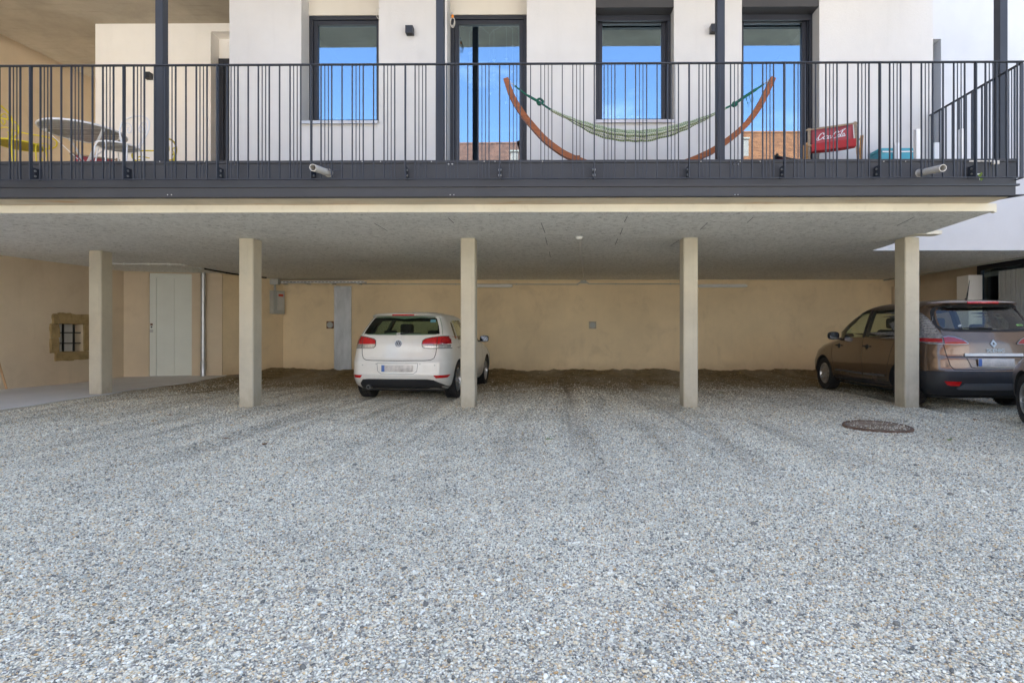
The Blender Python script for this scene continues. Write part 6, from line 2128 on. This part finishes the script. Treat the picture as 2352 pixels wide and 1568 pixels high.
# figurines on the inner sill of the hammock window
cols_ = [(.6, .6, .62), (.55, .2, .18), (.62, .55, .5), (.65, .65, .66), (.45, .4, .55), (.25, .5, .4), (.2, .35, .55), (.6, .4, .3), (.6, .6, .6), (.4, .35, .5)]
for i, px in enumerate((1385 + 16 * k + (k * 7) % 5 for k in range(10))):
    c = P(px, 284.5, FR_Y + .16)
    z0 = PZ(291, FR_Y) + .115
    hh = .07 + .02 * ((i * 5) % 3)
    m = pbr('figure_paint', cols_[i], .5)
    words = ['white', 'dull red', 'cream', 'pale grey', 'lilac', 'sea green', 'blue', 'peach', 'plain white', 'violet']
    T = thing('figurine', '%s little figure on the inner sill of the hammock window' % words[i], 'figurine', (c.x, c.y, z0), group='figures on the window sill')
    MB().lathe([(.0, 0), (.022, 0), (.024, hh * .3), (.014, hh * .62), (.009, hh * .68)], 12, Matrix.Translation((c.x, c.y, z0)), caps=False).build('body', m, T, smooth=True)
    MB().lathe([(0, hh * .66), (.013, hh * .74), (.015, hh * .85), (.010, hh * .96), (0, hh)], 12, Matrix.Translation((c.x, c.y, z0)), caps=False).build('head', M['white_paint'], T, smooth=True)
MB().box(xw(1368) - .1, xw(1548) + .1, FR_Y + .11, FR_Y + .30, PZ(291, FR_Y) + .085, PZ(291, FR_Y) + .115).build('inner_sill', M['white_plastic'], WIN[2])
# paper house ornament in the first window
c = P(775, 284, FR_Y + .14)
T = thing('paper_star', 'white paper ornament leaning inside the first window', 'ornament', c)
pl = [(-.08, 0), (.08, 0), (.075, .02), (0, .085), (-.075, .02)]
z0 = PZ(291, FR_Y) + .115
MB().prism(pl, lambda u, v, t: (c.x + u, c.y + t, z0 + v), 0, .006).build('card', M['white_paint'], T)
for k in range(5):
    MB().lathe([(0, 0), (.010, 0), (.010, .002), (0, .002)], 8, Matrix.Translation((c.x - .05 + .025 * k, c.y - .001, z0 + .02 + .012 * (k % 2))) @ Matrix.Rotation(R(90), 4, 'X'), caps=False).build('cut_out', M['grey_plastic'], T)
MB().box(xw(692) - .1, xw(870) + .1, FR_Y + .11, FR_Y + .30, PZ(291, FR_Y) + .085, PZ(291, FR_Y) + .115).build('inner_sill', M['white_plastic'], WIN[0])

# wilted flower caught on the beam near the right end
c = P(2253, 405, Y_BEAM - .06)
T = thing('wilted_flower', 'wilted white flower with green leaves caught on the railing near the right corner', 'flower', c)
M['leaf_green'] = pbr('leaf_green', (.14, .22, .03), .7, 0, .3, 20)
M['leaf_dry'] = pbr('dry_leaf', (.20, .085, .03), .8, 0, .3, 20)
M['petal'] = pbr('petal', (.72, .76, .74), .7)
for k in range(9):
    a = random.uniform(0, 6.28); L = random.uniform(.03, .065)
    d = Vector((math.cos(a), random.uniform(-.5, .1), math.sin(a))).normalized()
    s = d.cross(Vector((0, 1, 0))).normalized() * L * .3
    m0 = c + d * L * .5 + Vector((0, -.01, 0))
    b = MB(); b.add([c, m0 + s, c + d * L, m0 - s], [(0, 1, 2, 3)]); o = b.build('petal' if k % 2 else 'leaf', M['petal' if k % 2 else 'leaf_green'], T)
    md = o.modifiers.new('thick', 'SOLIDIFY'); md.thickness = .001

# ------------------------------------------------------------------ fallen leaves and dark stones on the yard
spots = [(520, 1008, 'leaf_dry'), (608, 1020, 'leaf_dry'), (560, 960, 'leaf_dry'), (1655, 902, 'leaf_green'), (1700, 868, 'yellow'), (2180, 1010, 'leaf_green'), (1262, 1010, 'leaf_green'), (2240, 965, 'leaf_dry'), (1480, 880, 'leaf_dry'), (1400, 930, 'leaf_dry'), (390, 955, 'leaf_dry')]
LEAF = ['dry brown leaf just left of the second column foot', 'dry brown leaf just right of the second column foot', 'dry brown leaf left of the white car by the second column', 'small green leaf right of the third column foot', 'single yellow leaf on the soil near the back wall', 'small green leaf below the manhole cover on the right', 'small green leaf on open gravel right of the middle column', 'dry brown leaf in front of the brown van', 'dry brown leaf on the soil right of the white car', 'dry brown leaf in the empty bay near the gravel edge', 'dry brown leaf in front of the leftmost column']
for i, (px, py, mt) in enumerate(spots):
    Yg = CAMH * FPX / (py - CYP)
    x = PX(px, Yg); z = float(gz(x, Yg)) + .006
    a = random.uniform(0, 6.28); L = random.uniform(.035, .06)
    d = Vector((math.cos(a), math.sin(a), 0)); s = Vector((-d.y, d.x, 0))
    c = Vector((x, Yg, z))
    b = MB(); b.add([c - d * L, c - d * L * .3 + s * L * .45 + Vector((0, 0, .012)), c + d * L * .4 + s * L * .4 + Vector((0, 0, .006)), c + d * L, c + d * L * .4 - s * L * .4 + Vector((0, 0, .010)), c - d * L * .3 - s * L * .45, c + Vector((0, 0, .002))], [(0, 1, 6), (1, 2, 6), (2, 3, 6), (3, 4, 6), (4, 5, 6), (5, 0, 6)])
    o = b.build('fallen_leaf', M[mt]); tag(o, LEAF[i], 'leaf', 'fallen leaves on the gravel')
    md = o.modifiers.new('thick', 'SOLIDIFY'); md.thickness = .0015

# loose pebbles over the near yard
def build_gravel():
    ys, dens = [], []
    pts = []
    def fill(y0, y1, d):
        wl = lambda y: -1.0 * y - 1.0
        wr = lambda y: .87 * y + 1.0
        yy = y0
        st = .25
        while yy < y1 - 1e-6:
            a, c = wl(yy + st), wr(yy + st)
            k = int((c - a) * st * d)
            x = rng.uniform(a, c, k); y = rng.uniform(yy, yy + st, k)
            pts.append(np.stack([x, y], 1))
            yy += st
    for k in range(60):
        y_ = 1.0 + k * .25
        fill(y_, y_ + .25, 19000 * min(1.0, (3.4 / max(y_, .1)) ** 2.0) * (1 - float(smoothstep(y_, 8.0, 14.0))) + 20)
    P2_ = np.concatenate(pts)
    # fewer pebbles where the yard is worn
    z = gz(P2_[:, 0], P2_[:, 1])
    ok = (P2_[:, 0] > -7.8)
    mcx, mcy = mc.x, mc.y
    rm = np.hypot(P2_[:, 0] - mcx, P2_[:, 1] - mcy)
    onlid = rm < .375
    z[onlid] += .030
    ok &= (~onlid) | ((rng.random(len(P2_)) < .16) & (rm < .345))
    P2_ = P2_[ok]; z = z[ok]
    n = len(P2_)
    co = np.stack([P2_[:, 0], P2_[:, 1], z + rng.uniform(-.002, .003, n)], 1).astype(np.float32)
    me = bpy.data.meshes.new('gravel')
    me.vertices.add(n)
    me.vertices.foreach_set('co', co.ravel())
    at = me.attributes.new('psize', 'FLOAT', 'POINT')
    s = (.0032 * np.exp(rng.normal(0, .33, n))).astype(np.float32)
    bigm = rng.random(n) < .0009
    s[bigm] *= rng.uniform(1.6, 2.8, bigm.sum())
    s *= (1 + .10 * np.clip(co[:, 1] - 3, 0, 4.5))
    at.data.foreach_set('value', s)
    at2 = me.attributes.new('ptone', 'FLOAT', 'POINT')
    tone = rng.random(n).astype(np.float32)
    # dark shards gather in loose drifts
    tone[bigm] *= .12
    at2.data.foreach_set('value', tone)
    me.update()
    ob = link('gravel', me)
    tag(ob, 'loose pale grey and tan pebbles covering the near yard', 'gravel', kind='stuff')
    g = NG('pebble')
    a = g.n('Attribute', {'attribute_type': 'INSTANCER', 'attribute_name': 'ptone'}).outputs['Fac']
    pal = [(.0, (.13, .13, .115)), (.09, (.24, .235, .205)), (.22, (.50, .49, .41)), (.42, (.70, .68, .56)), (.60, (.79, .735, .58)), (.72, (.74, .59, .37)), (.78, (.50, .32, .14)), (.82, (.81, .78, .64)), (1.0, (.95, .93, .81))]
    c = g.ramp(a, pal)
    c = g.mul(c, wear_tone(g))
    g.bsdf(Base_Color=c, Roughness=.7, Specular_IOR_Level=.3)
    ng = bpy.data.node_groups.new('scatter_pebbles', 'GeometryNodeTree')
    ng.interface.new_socket('Geometry', in_out='INPUT', socket_type='NodeSocketGeometry')
    ng.interface.new_socket('Geometry', in_out='OUTPUT', socket_type='NodeSocketGeometry')
    N = ng.nodes.new; Lk = ng.links.new
    gi, go = N('NodeGroupInput'), N('NodeGroupOutput')
    ico = N('GeometryNodeMeshIcoSphere'); ico.inputs['Radius'].default_value = 1.0; ico.inputs['Subdivisions'].default_value = 2
    sm = N('GeometryNodeSetShadeSmooth')
    smt = N('GeometryNodeSetMaterial'); smt.inputs['Material'].default_value = g.mat
    m2p = N('GeometryNodeMeshToPoints')
    iop = N('GeometryNodeInstanceOnPoints')
    rot = N('FunctionNodeRandomValue'); rot.data_type = 'FLOAT_VECTOR'
    rot.inputs[0].default_value = (-.35, -.35, 0); rot.inputs[1].default_value = (.35, .35, 6.283)
    scl = N('FunctionNodeRandomValue'); scl.data_type = 'FLOAT_VECTOR'
    scl.inputs[0].default_value = (1.0, .75, .55); scl.inputs[1].default_value = (1.75, 1.2, .95)
    na = N('GeometryNodeInputNamedAttribute'); na.data_type = 'FLOAT'; na.inputs['Name'].default_value = 'psize'
    vm = N('ShaderNodeVectorMath'); vm.operation = 'SCALE'
    Lk(gi.outputs[0], m2p.inputs['Mesh'])
    Lk(m2p.outputs['Points'], iop.inputs['Points'])
    Lk(ico.outputs['Mesh'], sm.inputs['Geometry']); Lk(sm.outputs['Geometry'], smt.inputs['Geometry'])
    Lk(smt.outputs['Geometry'], iop.inputs['Instance'])
    Lk(rot.outputs[0], iop.inputs['Rotation'])
    Lk(scl.outputs[0], vm.inputs[0]); Lk(na.outputs['Attribute'], vm.inputs['Scale'])
    Lk(vm.outputs['Vector'], iop.inputs['Scale'])
    Lk(iop.outputs['Instances'], go.inputs[0])
    md = ob.modifiers.new('scatter', 'NODES'); md.node_group = ng
    return n
NPEB = build_gravel()
print('pebbles', NPEB)
